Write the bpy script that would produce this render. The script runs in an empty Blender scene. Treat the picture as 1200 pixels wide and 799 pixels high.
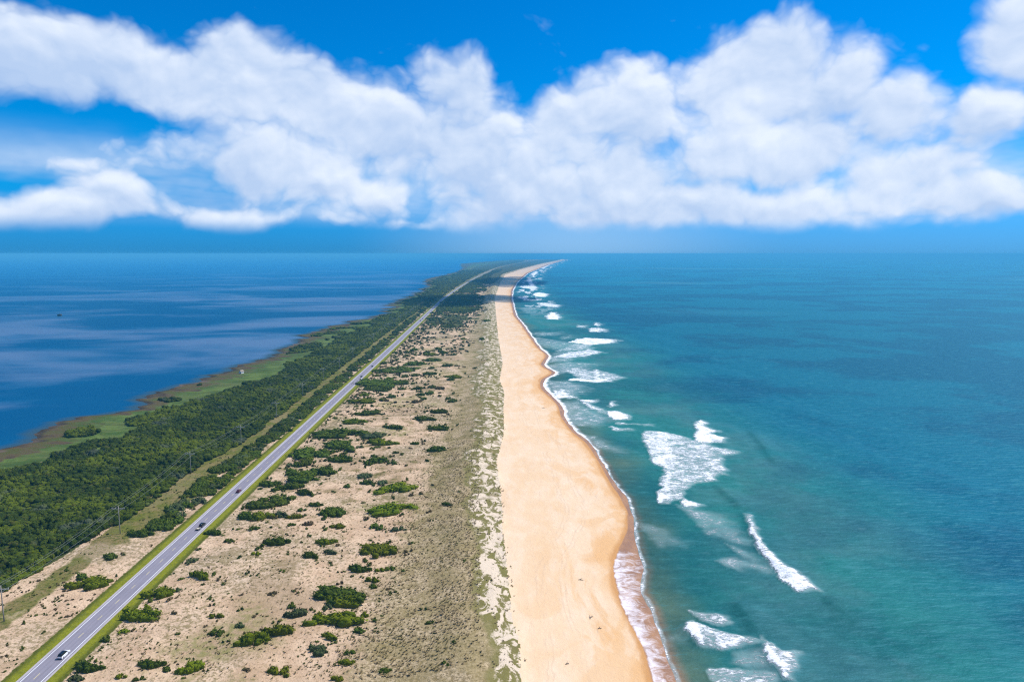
import bpy, bmesh, math, random
import numpy as np
from mathutils import Vector, Matrix

random.seed(7)
rng = np.random.default_rng(7)
SC = bpy.context.scene
COL = SC.collection
R = math.radians

# ------------------------------------------------------------------ camera
K = 1.4                                          # metres per plan unit: the plan below is drawn for an eye height of 100 units, then set to metres at the end
CAM_H, FPX, YH = 100.0, 800.0, 297.5            # eye height in plan units, focal length in px of a 1200 px wide frame
PITCH = math.atan((399.5 - YH) / FPX)
cd = bpy.data.cameras.new('camera'); cam = bpy.data.objects.new('camera', cd); COL.objects.link(cam)
cam.location = (0, 0, CAM_H*K); cam.rotation_euler = (math.pi/2 - PITCH, 0, 0)
cd.sensor_width = 36; cd.lens = 36*FPX/1200; cd.clip_start = 1; cd.clip_end = 120000
SC.camera = cam

# ------------------------------------------------------------------ light
SUN_AZ, SUN_EL = 62.0, 55.0                     # compass degrees from +Y towards +X
SUN_STRENGTH, SKY_STRENGTH, EXPOSURE = 4.4, 0.09, 0.25
sdir = Vector((math.sin(R(SUN_AZ))*math.cos(R(SUN_EL)), math.cos(R(SUN_AZ))*math.cos(R(SUN_EL)), math.sin(R(SUN_EL))))
sl = bpy.data.lights.new('sun', 'SUN'); sl.energy = SUN_STRENGTH; sl.angle = R(0.5); sl.color = (1, .96, .9)
so = bpy.data.objects.new('sun', sl); COL.objects.link(so)
so.rotation_euler = sdir.to_track_quat('Z', 'Y').to_euler(); so.location = (0, 0, 300)

SC.view_settings.view_transform = 'Standard'
try: SC.view_settings.look = 'None'
except Exception: pass
SC.view_settings.gamma = 1; SC.view_settings.exposure = EXPOSURE; SC.view_settings.use_curve_mapping = False
SC.render.engine = 'CYCLES'
SC.cycles.use_denoising = False; SC.cycles.filter_width = 1.2
SC.cycles.max_bounces = 5; SC.cycles.diffuse_bounces = 2; SC.cycles.glossy_bounces = 2
SC.cycles.transparent_max_bounces = 6; SC.cycles.volume_bounces = 0
SC.cycles.sample_clamp_indirect = 4

# ------------------------------------------------------------------ node helper
class G:
    """small wrapper that lets a node tree be written as expressions"""
    def __init__(s, tree): s.t = tree
    def n(s, typ, **kw):
        d = s.t.nodes.new(typ)
        for k, v in kw.items(): setattr(d, k, v)
        return d
    def put(s, sock, v):
        if v is None: return
        if hasattr(v, 'is_output') or isinstance(v, bpy.types.NodeSocket): s.t.links.new(v, sock)
        else:
            if isinstance(v, tuple) and len(v) == 3 and sock.type == 'RGBA': v = v + (1,)
            sock.default_value = v
    def m(s, op, a, b=None, c=None, clamp=False):
        d = s.n('ShaderNodeMath', operation=op, use_clamp=clamp)
        s.put(d.inputs[0], a); s.put(d.inputs[1], b); s.put(d.inputs[2], c)
        return d.outputs[0]
    def add(s, a, b): return s.m('ADD', a, b)
    def mul(s, a, b): return s.m('MULTIPLY', a, b)
    def sub(s, a, b): return s.m('SUBTRACT', a, b)
    def v(s, op, a, b=None):
        d = s.n('ShaderNodeVectorMath', operation=op)
        s.put(d.inputs[0], a)
        if b is not None: s.put(d.inputs[3] if op == 'SCALE' else d.inputs[1], b)
        return d.outputs[1] if op in ('LENGTH', 'DISTANCE', 'DOT_PRODUCT') else d.outputs[0]
    def xyz(s, x, y, z):
        d = s.n('ShaderNodeCombineXYZ'); s.put(d.inputs[0], x); s.put(d.inputs[1], y); s.put(d.inputs[2], z); return d.outputs[0]
    def sep(s, v):
        d = s.n('ShaderNodeSeparateXYZ'); s.put(d.inputs[0], v); return d.outputs
    def ss(s, x, a, b, lo=0.0, hi=1.0):          # smoothstep x from a..b to lo..hi
        d = s.n('ShaderNodeMapRange', interpolation_type='SMOOTHSTEP')
        s.put(d.inputs[0], x); s.put(d.inputs[1], a); s.put(d.inputs[2], b); s.put(d.inputs[3], lo); s.put(d.inputs[4], hi)
        return d.outputs[0]
    def mix(s, f, a, b):
        d = s.n('ShaderNodeMix', data_type='RGBA', clamp_factor=True)
        s.put(d.inputs[0], f); s.put(d.inputs[6], a); s.put(d.inputs[7], b); return d.outputs[2]
    def cmul(s, a, b, f=1.0):
        d = s.n('ShaderNodeMix', data_type='RGBA', blend_type='MULTIPLY')
        s.put(d.inputs[0], f); s.put(d.inputs[6], a); s.put(d.inputs[7], b); return d.outputs[2]
    def noise(s, vec, scale, detail=3.0, rough=.55, dist=0.0, dim='3D'):
        d = s.n('ShaderNodeTexNoise', noise_dimensions=dim)
        s.put(d.inputs['Vector'], vec); d.inputs['Scale'].default_value = scale; d.inputs['Detail'].default_value = detail
        d.inputs['Roughness'].default_value = rough; d.inputs['Distortion'].default_value = dist
        return d.outputs[0]
    def noisec(s, vec, scale, detail=3.0):
        d = s.n('ShaderNodeTexNoise'); s.put(d.inputs['Vector'], vec); d.inputs['Scale'].default_value = scale
        d.inputs['Detail'].default_value = detail; return d.outputs[1]
    def attr(s, name):
        d = s.n('ShaderNodeAttribute', attribute_name=name); return d.outputs['Fac']
    def pos(s): return s.v('SCALE', s.n('ShaderNodeNewGeometry').outputs['Position'], 1/K)
    def bump(s, h, strength, dist):
        d = s.n('ShaderNodeBump'); d.inputs['Strength'].default_value = strength; d.inputs['Distance'].default_value = dist*K
        s.put(d.inputs['Height'], h); return d.outputs[0]

def material(name):
    m = bpy.data.materials.new(name); m.use_nodes = True
    g = G(m.node_tree); b = m.node_tree.nodes['Principled BSDF']
    b.inputs['Roughness'].default_value = .9; b.inputs['Specular IOR Level'].default_value = .05
    return m, g, b

def plain(name, col, rough=.5, metal=0.0, spec=.4):
    m, g, b = material(name)
    p = g.n('ShaderNodeTexCoord').outputs['Object']
    v = g.noise(p, 3.0, 3)
    g.put(b.inputs['Base Color'], g.mix(v, tuple(c*.82 for c in col), tuple(min(1, c*1.12) for c in col)))
    b.inputs['Roughness'].default_value = rough; b.inputs['Metallic'].default_value = metal; b.inputs['Specular IOR Level'].default_value = spec
    return m

# ------------------------------------------------------------------ projection of photo points onto the ground
def ray(px, py):
    px = np.asarray(px, float); py = np.asarray(py, float)
    c, s = math.cos(PITCH), math.sin(PITCH)
    a = (px - 600)/FPX; b = -(py - 399.5)/FPX
    return a, c + s*b, -s + c*b
def ground(px, py, z=0.0):
    dx, dy, dz = ray(px, py)
    t = (z - CAM_H)/dz
    return t*dx, t*dy
def px_per_m(Y): return FPX/np.hypot(Y, 100)
def curve(pts, z=0.0):
    p = np.array(pts, float); X, Y = ground(p[:, 0], p[:, 1], z)
    o = np.argsort(Y); X, Y = X[o], Y[o]
    # rounded: resample on a log scale and smooth the corners a little
    L = np.linspace(math.log(90), math.log(14000), 900); v = np.interp(np.exp(L), Y, X)
    for _ in range(2): v = np.convolve(np.pad(v, 3, mode='edge'), np.ones(7)/7, mode='valid')
    E = np.exp(L)
    return lambda y: np.interp(y, E, v)

# ------------------------------------------------------------------ world
W = bpy.data.worlds.new('World'); SC.world = W; W.use_nodes = True
W.cycles.sampling_method = 'MANUAL'; W.cycles.sample_map_resolution = 256
def sky_uv(px, py):                              # sky direction: azimuth and elevation, in units of 1/8 rad
    dx, dy, dz = ray(px, py)
    return float(np.arctan2(dx, dy)*8), float(np.arctan2(dz, np.hypot(dx, dy))*8)
CLOUDS = [  # towards photo x, y, half width, half height, weight
 (40,65,120,62,1.0),(150,75,130,50,1.0),(285,95,95,78,1.0),(380,135,100,62,1.0),(465,160,85,62,1.0),(525,110,60,55,1.0),
 (570,195,90,80,1.0),(330,195,120,55,.95),(135,222,60,30,.9),(75,240,120,26,.95),(-5,245,40,28,.9),(250,248,75,20,.95),(392,205,48,34,1.0),
 (678,125,58,48,.95),(755,130,85,70,1.0),(885,105,105,82,1.05),(985,100,52,62,.95),(1055,140,58,50,1.0),(900,175,220,48,1.0),(690,205,120,60,1.0),
 (1155,145,62,48,1.0),(1200,35,66,70,1.0),(830,240,420,32,.9),(480,262,60,10,.6),(1130,235,120,36,.9),(225,175,130,42,.72),(300,248,170,22,.75),(430,225,80,34,.78),(110,190,80,22,.6),(640,175,120,50,.8),(1060,205,150,40,.8),(610,190,60,40,.9)]
grp = bpy.data.node_groups.new('cloud_cover', 'ShaderNodeTree')
grp.interface.new_socket('uv', in_out='INPUT', socket_type='NodeSocketVector')
grp.interface.new_socket('cover', in_out='OUTPUT', socket_type='NodeSocketFloat')
g = G(grp); gi = g.n('NodeGroupInput'); go = g.n('NodeGroupOutput')
uv = gi.outputs[0]
wp = g.v('SCALE', g.v('SUBTRACT', g.noisec(uv, .9, 4), (.5, .5, .5)), .55)
uvw = g.v('ADD', uv, wp)
acc = None
for cx, cy, rx, ry, w in CLOUDS:
    u0, v0 = sky_uv(cx, cy); ru = abs(sky_uv(cx+rx, cy)[0]-sky_uv(cx-rx, cy)[0])/2; rv = abs(sky_uv(cx, cy-ry)[1]-sky_uv(cx, cy+ry)[1])/2
    q = g.v('MULTIPLY', g.v('SUBTRACT', uvw, (u0, v0, 0)), (1/ru, 1/rv, 0))
    f = g.ss(g.v('LENGTH', q), 1.75, .15, 0.0, w)
    if acc is None: acc = f
    else:
        d = g.n('ShaderNodeMath', operation='SMOOTH_MAX'); g.put(d.inputs[0], acc); g.put(d.inputs[1], f); d.inputs[2].default_value = .25
        acc = d.outputs[0]
# the rest of the sky, outside the photographed sector, has scattered fair weather clouds too
s3 = g.sep(uv)
out = g.m('MAXIMUM', g.ss(g.m('ABSOLUTE', s3[0]), 5.6, 7.0), g.ss(s3[1], 3.0, 4.2))
gen = g.mul(g.mul(g.ss(g.noise(uv, .32, 3), .46, .62), out), g.ss(s3[1], .3, .7))
acc = g.m('MAXIMUM', acc, gen)
def billow(vec, scale, det):
    d = g.n('ShaderNodeTexVoronoi', feature='F1', voronoi_dimensions='2D'); g.put(d.inputs['Vector'], vec); d.inputs['Scale'].default_value = scale
    d.inputs['Detail'].default_value = det; d.inputs['Roughness'].default_value = .52; d.inputs['Lacunarity'].default_value = 2.3
    return g.sub(.46, d.outputs['Distance'])
wv = g.v('ADD', uvw, g.v('SCALE', g.v('SUBTRACT', g.noisec(uv, 3.0, 3), (.5, .5, .5)), .22))
bhi = billow(g.v('MULTIPLY', wv, (1, 1.35, 1)), 1.2, 2.5)
pn = g.sub(g.noise(g.v('MULTIPLY', uvw, (1, 1.7, 1)), 1.5, 6, .58), .5)
fb = g.add(bhi, g.mul(pn, .55))
fb2 = g.sub(g.noise(uv, .55, 2), .5)
cov = g.add(g.mul(acc, 1.42), g.add(g.mul(fb, .62), g.mul(fb2, .30)))
g.put(go.inputs[0], cov)
g = G(W.node_tree); bg = W.node_tree.nodes['Background']; bg.inputs['Strength'].default_value = SKY_STRENGTH
d3 = g.v('NORMALIZE', g.n('ShaderNodeTexCoord').outputs['Generated'])
x, y, z = g.sep(d3)
u = g.mul(g.m('ARCTAN2', x, y), 8); el = g.mul(g.m('ARCSINE', z), 8)
def cover(du, dv):
    n = g.n('ShaderNodeGroup'); n.node_tree = grp
    g.put(n.inputs[0], g.xyz(g.add(u, du), g.add(el, dv), 0)); return n.outputs[0]
c0, c1 = cover(0, 0), cover(.05, .11)
veil = g.mul(g.mul(g.ss(el, .25, .55), g.ss(el, 1.35, .75)), g.ss(g.noise(g.xyz(g.mul(u, .45), g.mul(el, 1.6), 0), 1.1, 4), .34, .66))
dens = g.m('MAXIMUM', g.mul(g.mul(g.ss(c0, .24, 1.0), .97), g.ss(el, .17, .40)), g.mul(veil, .62))
soft = g.noise(g.xyz(u, g.mul(el, 1.5), 0), .8, 4)
big = g.noise(g.xyz(g.mul(u, .8), el, 0), .55, 2)
lit = g.m('ADD', .33, g.mul(g.sub(c0, c1), .95)); lit = g.m('ADD', lit, g.mul(g.sub(soft, .5), 1.0)); lit = g.m('ADD', lit, g.add(g.mul(g.sub(big, .5), 1.6), g.ss(u, -5, 3, -.12, .14)), clamp=True)
sky = g.n('ShaderNodeTexSky', sky_type='NISHITA', sun_disc=False)
sky.sun_elevation = R(SUN_EL); sky.sun_rotation = R(SUN_AZ); sky.altitude = 100; sky.air_density = 1.0; sky.dust_density = .3; sky.ozone_density = 2.5
SKY_LOW, SKY_HIGH = (.04, .43, 1.30), (.0, .64, 1.24)
skyc = g.cmul(sky.outputs[0], g.mix(g.ss(el, .0, 1.0), SKY_LOW, SKY_HIGH))
cl = g.mix(lit, (4.7, 6.1, 8.5), (8.0, 8.75, 9.95))
mist = g.mul(g.ss(el, 1.1, .1), g.add(g.mul(g.ss(g.m('ABSOLUTE', g.sub(u, .6)), 2.6, 0), .42), g.ss(u, -3, 3, 0, .14)))
g.put(bg.inputs['Color'], g.mix(dens, g.mix(mist, skyc, (4.4, 6.7, 9.4)), cl))

# ------------------------------------------------------------------ numpy noise
def _h(ix, iy, seed):
    n = (ix.astype(np.int64)*374761393 + iy.astype(np.int64)*668265263 + seed*974711) & 0x7fffffff
    n = ((n ^ (n >> 13))*1274126177) & 0x7fffffff
    return ((n ^ (n >> 16)) & 0xffff)/65535.0
def vnoise(x, y, seed=0):
    xf = np.floor(x); yf = np.floor(y); fx = x-xf; fy = y-yf
    fx = fx*fx*(3-2*fx); fy = fy*fy*(3-2*fy)
    a = _h(xf, yf, seed); b = _h(xf+1, yf, seed); c = _h(xf, yf+1, seed); d = _h(xf+1, yf+1, seed)
    return (a*(1-fx)+b*fx)*(1-fy) + (c*(1-fx)+d*fx)*fy
def fbm(x, y, scale, octaves=3, seed=0):
    s = 0; a = .5; t = 0
    for k in range(octaves):
        s = s + a*vnoise(x*scale*2**k, y*scale*2**k, seed+k*17); t += a; a *= .5
    return s/t
def sst(x, a, b):
    t = np.clip((x-a)/(b-a), 0, 1); return t*t*(3-2*t)

# ------------------------------------------------------------------ plan of the barrier island, every edge as X(Y)
X_SOUND = curve([(-330,640),(-120,560),(0,527),(25,522),(34,508),(75,498),(100,489),(150,480),(172,475),(150,468),(172,463),(230,450),(240,440),(276,437),
 (264,432),(300,425),(330,406),(345,402),(385,384),(395,380),(430,374),(455,365),(458,357),(478,349),(500,336),(498,328),(538,318),(542,314),(540,309),(590,305),(640,302.8)], 0)
X_THICK = curve([(-330,680),(-120,600),(0,552),(62,537),(120,530),(155,508),(175,493),(212,477),(250,464),(314,445),(339,430),(365,417),(386,404),(410,392),(431,385),
 (470,364),(500,343),(530,325),(556,313),(600,305.5),(645,303)], 1)
_rx, _ry = ground(np.array([37,64,163,215,260,435,480,497.5,531,550,584,620,655]), np.array([799,774,681,630,593,429,388,370.6,340,329,312.5,306,303.3]), 1.5)
_pf = np.polyfit(_ry[:7], _rx[:7], 1)
_rx[:7] = np.polyval(_pf, _ry[:7])
X_ROAD0 = lambda y: np.where(np.asarray(y) < _ry[0], np.polyval(_pf, y), np.interp(y, _ry, _rx))
_yy = np.concatenate([np.arange(-400, 1500, 20), np.arange(1500, 13000, 60)])
_sm = np.convolve(np.pad(X_ROAD0(_yy), 14, mode='edge'), np.ones(29)/29, mode='valid')
_sm[:60] = X_ROAD0(_yy)[:60]
X_ROAD = lambda y: np.interp(y, _yy, _sm)
X_TOE = curve([(618,880),(612,799),(611,750),(601,725),(600,695),(596,662),(590,620),(591,600),(587,567),(583,540),(585,532),(592,507),(591,480),(592,460),(586,445),
 (590,425),(585,400),(582,372),(580,350),(585,335),(592,322),(610,316),(632,310),(655,305),(660,303.5)], 2)
X_GRASS = curve([(430,880),(440,799),(455,740),(470,690),(490,640),(505,600),(520,560),(530,505),(540,455),(546,430),(556,395),(566,360),(572,335),(578,322),(600,312),(640,305)], 1.5)
X_WET = curve([(790,880),(764,799),(757,770),(748,750),(737,730),(726,707),(722,685),(717,667),(722,650),(735,622),(736,602),(728,585),(714,565),(704,545),(688,520),(669,505),(656,487),
 (655,477),(647,467.6),(633,455.6),(633,444),(650,437.5),(632,428),(641,416.5),(630,408),(620,394),(609,378),(602,370),(598,350),(599,340),(605,330),(617,320),(641,310.5),(664,304)], 0)
X_WATER = curve([(840,880),(797,799),(785,780),(773,750),(766,730),(754,702),(751,687),(754,670),(751,655),(743,625),(742,600),(734,584),(720,565),(709,545),(693,520),(674,505),(661,487),
 (660,477),(652,467.6),(637,455.6),(637,444),(655,437.5),(636,428),(645,416.5),(633,408),(623,394),(612,378),(605,370),(600,350),(601,340),(607,330),(619,320),(643,310.5),(666,304)], 0)
_plx, _ply = ground(np.array([5, 141, 224, 283, 379.]), np.array([729, 626.6, 556.5, 521.5, 447.]), 1.2)
_pla = np.polyfit(_ply, _plx, 1)
X_POLE = lambda y: np.interp(y, np.concatenate([[-300], _ply, [1000, 2000, 4000, 9000]]), np.concatenate([[float(np.polyval(_pla, -300))], _plx, [X_ROAD(1000)-26, X_ROAD(2000)-26, X_ROAD(4000)-27, X_ROAD(9000)-30]]))
Y_END = 12300.0
_w0, _s0 = X_WATER, X_SOUND
X_WATER = lambda y: _w0(y) + 2.6*(fbm(np.asarray(y, float)*0+3.3, np.asarray(y, float), 1/13, 3, 140)-.5)
X_SOUND = lambda y: _s0(y) + (fbm(np.asarray(y, float)*0+1.3, np.asarray(y, float), 1/24, 3, 150)-.5)*np.interp(y, [0, 300, 1000, 9000], [18, 22, 50, 80]) + (fbm(np.asarray(y, float)*0+7.3, np.asarray(y, float), 1/7, 3, 151)-.5)*14

def zland(X, Y):
    X = np.asarray(X, float); Y = np.asarray(Y, float)
    ds = X - X_SOUND(Y); dt = X_TOE(Y) - X; dr = np.abs(X - X_ROAD(Y)); dw = X_WATER(Y) - X
    width = np.maximum(X_WATER(Y)-X_TOE(Y), 8)
    marsh = np.clip(ds*.08, -2.0, .45) + sst(ds, 20, 70)*.75
    humm = (fbm(X, Y, 1/26, 3, 3)-.45)*2.2*sst(dr, 8, 20)*sst(ds, 60, 110)
    inner = marsh + np.maximum(humm, -.5) + .3*sst(ds, 90, 140)
    fore = 2.6*np.exp(-((dt-13)/11)**2)*(.65+.7*fbm(X, Y, 1/22, 3, 9)) + (fbm(X, Y, 1/5, 2, 12)-.5)*1.0*np.exp(-((dt-8)/9)**2)
    land = np.where(dr < 8, 1.5, inner + fore*sst(dr, 12, 30))
    land = land*(1-sst(dr, 9, 14)*0) 
    edge = sst(dr, 7, 12); land = np.where(dr < 12, 1.5*(1-edge)+(inner+fore*sst(dr, 12, 30))*edge, land)
    bz = 2.0*np.clip(dw/width, -1.5, 1)**1.0
    bz = np.where(dw < 0, dw*.06, 2.0*np.clip(dw/width, 0, 1)) + (fbm(X, Y, 1/14, 2, 21)-.5)*.25*sst(dw, 6, 16)
    k = sst(dt, -3, 4)
    return bz*(1-k) + land*k

# ------------------------------------------------------------------ object helpers
def tag(o, label=None, cat=None, group=None, kind=None):
    if label: o['label'] = label
    if cat: o['category'] = cat
    if group: o['group'] = group
    if kind: o['kind'] = kind
    return o
def link(name, me, parent=None):
    o = bpy.data.objects.new(name, me); COL.objects.link(o)
    if parent: o.parent = parent
    return o
def empty(name, loc, rz=0):
    o = bpy.data.objects.new(name, None); COL.objects.link(o); o.location = loc; o.rotation_euler = (0, 0, rz); o.empty_display_size = .5
    return o
def mesh_np(name, V, F, mats, attrs=None, smooth=False, fattr=None):
    """V (n,3), F (m,k) all faces of k corners"""
    me = bpy.data.meshes.new(name)
    n, m, k = len(V), len(F), F.shape[1]
    me.vertices.add(n); me.vertices.foreach_set('co', np.ascontiguousarray(V, np.float32).ravel())
    me.loops.add(m*k); me.loops.foreach_set('vertex_index', np.ascontiguousarray(F, np.int32).ravel())
    me.polygons.add(m); me.polygons.foreach_set('loop_start', np.arange(0, m*k, k, dtype=np.int32))
    me.polygons.foreach_set('loop_total', np.full(m, k, np.int32))
    me.polygons.foreach_set('use_smooth', np.full(m, smooth))
    for a, d in (attrs or {}).items():
        t = me.attributes.new(a, 'FLOAT', 'POINT'); t.data.foreach_set('value', np.ascontiguousarray(d, np.float32).ravel())
    for a, d in (fattr or {}).items():
        t = me.attributes.new(a, 'FLOAT', 'FACE'); t.data.foreach_set('value', np.ascontiguousarray(d, np.float32).ravel())
    for mt in mats: me.materials.append(mt)
    me.update(calc_edges=True); me.validate()
    return me
def grid_faces(nr, nc):
    i = np.arange(nr*nc).reshape(nr, nc)
    return np.stack([i[:-1, :-1], i[:-1, 1:], i[1:, 1:], i[1:, :-1]], -1).reshape(-1, 4)
def sub_grid(name, V, F, keep, mats, attrs):
    f = F[keep]; used, inv = np.unique(f, return_inverse=True)
    return mesh_np(name, V[used], inv.reshape(f.shape), mats, {a: d.ravel()[used] for a, d in attrs.items()}, True)
def rows(y0, y1, rate):
    r = [y0]
    while r[-1] < y1: r.append(r[-1] + max(rate*r[-1], .45))
    return np.array(r)

# ------------------------------------------------------------------ ground materials
def m_dunes():
    m, g, b = material('dune_sand_and_grass'); p = g.pos()
    dr, gr, fr, th = g.attr('d_road'), g.attr('grass'), g.attr('front'), g.attr('thick')
    sx0, sy0, sz0 = g.sep(p)
    n1, n2, n3 = g.noise(p, .03, 4), g.noise(p, .14, 4), g.noise(p, .6, 4, .65)
    fine = g.noise(p, 1.25, 4, .75)
    sand = g.mix(g.ss(n2, .3, .7), (.66, .47, .31), (.49, .33, .205))
    sand = g.mix(g.ss(n1, .45, .7), sand, (.60, .46, .33))
    sand = g.mix(g.mul(g.ss(fine, .52, .66), .85), sand, (.22, .14, .07))
    # dead stalks and thin grass on the inner sand flats
    inner = g.mul(g.ss(g.add(g.add(n3, g.mul(g.sub(fine, .5), .8)), g.mul(g.sub(n1, .5), 1.1)), .50, .64), .8)
    sand = g.mix(inner, sand, g.mix(n2, (.25, .18, .095), (.21, .17, .065)))
    brn = g.ss(g.noise(g.xyz(g.mul(sx0, .7), g.mul(sy0, .55), 0), .035, 5, .6, .5), .50, .62)
    sand = g.mix(g.mul(brn, .55), sand, g.mix(fine, (.20, .13, .06), (.36, .26, .155)))
    grn = g.mul(g.ss(g.noise(p, .022, 3), .54, .64), g.ss(g.noise(p, .45, 3), .35, .65))
    sand = g.mix(g.mul(grn, .8), sand, (.21, .20, .06))
    # grass mat of the back of the foredune
    mat = g.mix(g.ss(fine, .40, .60), (.18, .135, .06), (.52, .40, .245))
    mat = g.mix(g.mul(g.ss(g.add(n2, g.mul(g.sub(gr, .5), .15)), .42, .62), .6), mat, (.23, .18, .07))
    mat = g.mix(g.mul(g.ss(g.add(fr, g.mul(g.sub(n2, .5), .8)), .06, .35), .7), mat, (.15, .145, .035))
    cov = g.ss(g.add(gr, g.add(g.mul(g.sub(n3, .5), .7), g.mul(g.sub(n2, .5), .5))), .3, .62)
    col = g.mix(g.mul(cov, .92), sand, mat)
    # bare sandy face of the foredune with clumps of green
    fn = g.add(g.mul(g.noise(g.xyz(sx0, g.mul(sy0, .6), 0), .26, 5, .65, 1.0), .8), g.mul(fine, .2))
    far_g = g.ss(sy0, 200, 420, 0, .032)
    face = g.mix(g.ss(g.add(g.add(fn, far_g), g.mul(g.sub(1.0, fr), .06)), .485, .545), (.64, .52, .39), g.mix(n2, (.155, .125, .055), (.195, .18, .045)))
    col = g.mix(g.ss(g.add(fr, g.mul(g.sub(n3, .5), .8)), .35, .6), col, face)
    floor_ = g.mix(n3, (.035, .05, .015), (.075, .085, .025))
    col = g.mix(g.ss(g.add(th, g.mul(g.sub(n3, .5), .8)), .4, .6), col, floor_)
    # clearing under the power line and mown road verges
    cl = g.attr('clear')
    lawn = g.mix(g.ss(n2, .35, .65), (.12, .13, .018), (.21, .16, .065))
    lawn = g.mix(g.ss(g.add(g.mul(n3, .6), g.mul(fine, .4)), .48, .60), lawn, (.075, .09, .016))
    lawn = g.mix(g.mul(g.mul(g.ss(n1, .52, .60), g.ss(fine, .35, .55)), g.ss(sy0, 270, 235, .25, 1.0)), lawn, (.34, .25, .15))
    col = g.mix(g.ss(g.add(cl, g.mul(g.sub(n2, .5), .9)), .4, .6), col, lawn)
    ve = g.add(g.m('ABSOLUTE', dr), g.mul(g.sub(n3, .5), 1.8))
    vcol = g.mix(g.ss(ve, 5.0, 6.6), (.205, .21, .014), (.075, .085, .010)); vcol = g.mix(g.ss(n3, .4, .75), vcol, (.13, .145, .015))
    col = g.mix(g.ss(ve, 7.5, 7.0), col, vcol)
    g.put(b.inputs['Base Color'], col)
    g.put(b.inputs['Normal'], g.bump(g.add(g.mul(n3, 1.0), g.mul(fine, .8)), .8, .5))
    return m
def m_beach():
    m, g, b = material('beach_sand'); p = g.pos()
    dd = g.attr('d_wet')                                  # metres landward of the wet line (negative: swash)
    sx, sy, sz = g.sep(p)
    al = g.xyz(sx, g.mul(sy, .45), sz)
    n1, n2, n3 = g.noise(al, .06, 4, .6, .8), g.noise(al, .22, 4), g.noise(p, 1.6, 3)
    sand = g.mix(g.ss(n1, .3, .7), (.71, .52, .345), (.68, .47, .285))
    sand = g.mix(g.mul(g.ss(n2, .38, .7), .55), sand, (.74, .575, .42))
    org = g.ss(g.add(dd, g.mul(g.sub(n1, .5), 46)), 9, 0)
    pat = g.mul(g.ss(g.noise(al, .05, 5, .6, 1.5), .49, .57), g.ss(dd, 40, 4))
    sand = g.mix(g.mul(pat, .75), sand, (.66, .415, .215))
    sand = g.mix(g.mul(org, .8), sand, (.64, .37, .165))
    sand = g.mix(g.mul(g.ss(g.add(dd, g.mul(g.sub(n1, .5), 6)), 2.4, .4), .9), sand, (.50, .25, .09))
    trk = g.mul(g.ss(g.noise(g.xyz(g.mul(sx, 1.2), g.mul(sy, .12), 0), .9, 3), .62, .72), g.ss(n2, .45, .6))
    sand = g.mix(g.mul(trk, .35), sand, (.42, .31, .22))
    sand = g.mix(g.mul(g.ss(n3, .55, .8), .18), sand, (.40, .29, .19))
    trl = None
    for o_ in (15.0, 16.6, 23.0, 24.5):
        q_ = g.ss(g.m('ABSOLUTE', g.sub(g.add(dd, g.mul(g.sub(n1, .5), 9)), o_)), .42, .12); trl = q_ if trl is None else g.m('MAXIMUM', trl, q_)
    sand = g.mix(g.mul(g.mul(trl, g.ss(n2, .36, .55)), .20), sand, (.42, .29, .19))
    wet = g.mix(g.ss(n2, .35, .65), (.37, .20, .11), (.28, .155, .10))
    wf = g.ss(g.add(dd, g.mul(g.sub(n2, .5), 1.6)), .3, -.5)
    col = g.mix(wf, sand, wet)
    sw = g.attr('swash')
    lace = g.noise(g.xyz(g.mul(sx, .55), g.mul(sy, .8), 0), .42, 6, .68, .8)
    foam = g.ss(g.add(sw, g.mul(g.sub(lace, .5), 2.0)), .35, 1.05)
    col = g.mix(g.mul(foam, .82), col, (.82, .77, .80))
    g.put(b.inputs['Base Color'], col)
    g.put(b.inputs['Roughness'], g.mix(wf, (.9, .9, .9), (.45, .45, .45)))
    grain = g.noise(g.xyz(sx, g.mul(sy, .7), 0), .55, 5, .7)
    g.put(b.inputs['Normal'], g.bump(g.add(g.mul(n2, .6), g.mul(grain, .9)), .7, .35))
    return m
def m_marsh():
    m, g, b = material('marsh_grass'); p = g.pos(); ds, th = g.attr('d_sound'), g.attr('d_thick')
    sx, sy, sz = g.sep(p); al = g.xyz(g.mul(sx, .55), sy, sz)
    n1, n2, n3 = g.noise(al, .022, 4), g.noise(al, .09, 4, .6), g.noise(p, .8, 3, .7)
    gr = g.mix(g.ss(n2, .38, .60), (.052, .092, .016), (.11, .155, .032)); gr = g.mix(g.mul(g.ss(n1, .5, .62), .6), gr, (.10, .11, .035))
    gr = g.mix(g.mul(g.ss(n3, .5, .8), .5), gr, (.05, .10, .03))
    ol = g.mix(g.ss(n2, .4, .6), (.075, .075, .02), (.10, .07, .035))
    ol = g.mix(g.ss(n2, .52, .66), ol, (.055, .04, .025))
    k = g.ss(g.add(g.attr('olive'), g.mul(g.sub(n2, .5), 1.6)), .36, .54)
    gr = g.mix(g.mul(g.ss(g.noise(al, .05, 5, .65, .8), .49, .56), .65), gr, (.045, .07, .014)); gr = g.mix(g.mul(g.ss(g.noise(p, .25, 4, .7), .5, .68), .6), gr, (.115, .12, .04))
    col = g.mix(k, gr, ol)
    mud = g.ss(g.add(ds, g.mul(g.sub(n2, .5), 22)), 7, 2)
    col = g.mix(mud, col, g.mix(g.ss(n1, .5, .6), (.04, .032, .022), (.12, .085, .06)))
    g.put(b.inputs['Base Color'], col)
    g.put(b.inputs['Normal'], g.bump(g.add(n3, n2), .8, .6))
    return m

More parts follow.
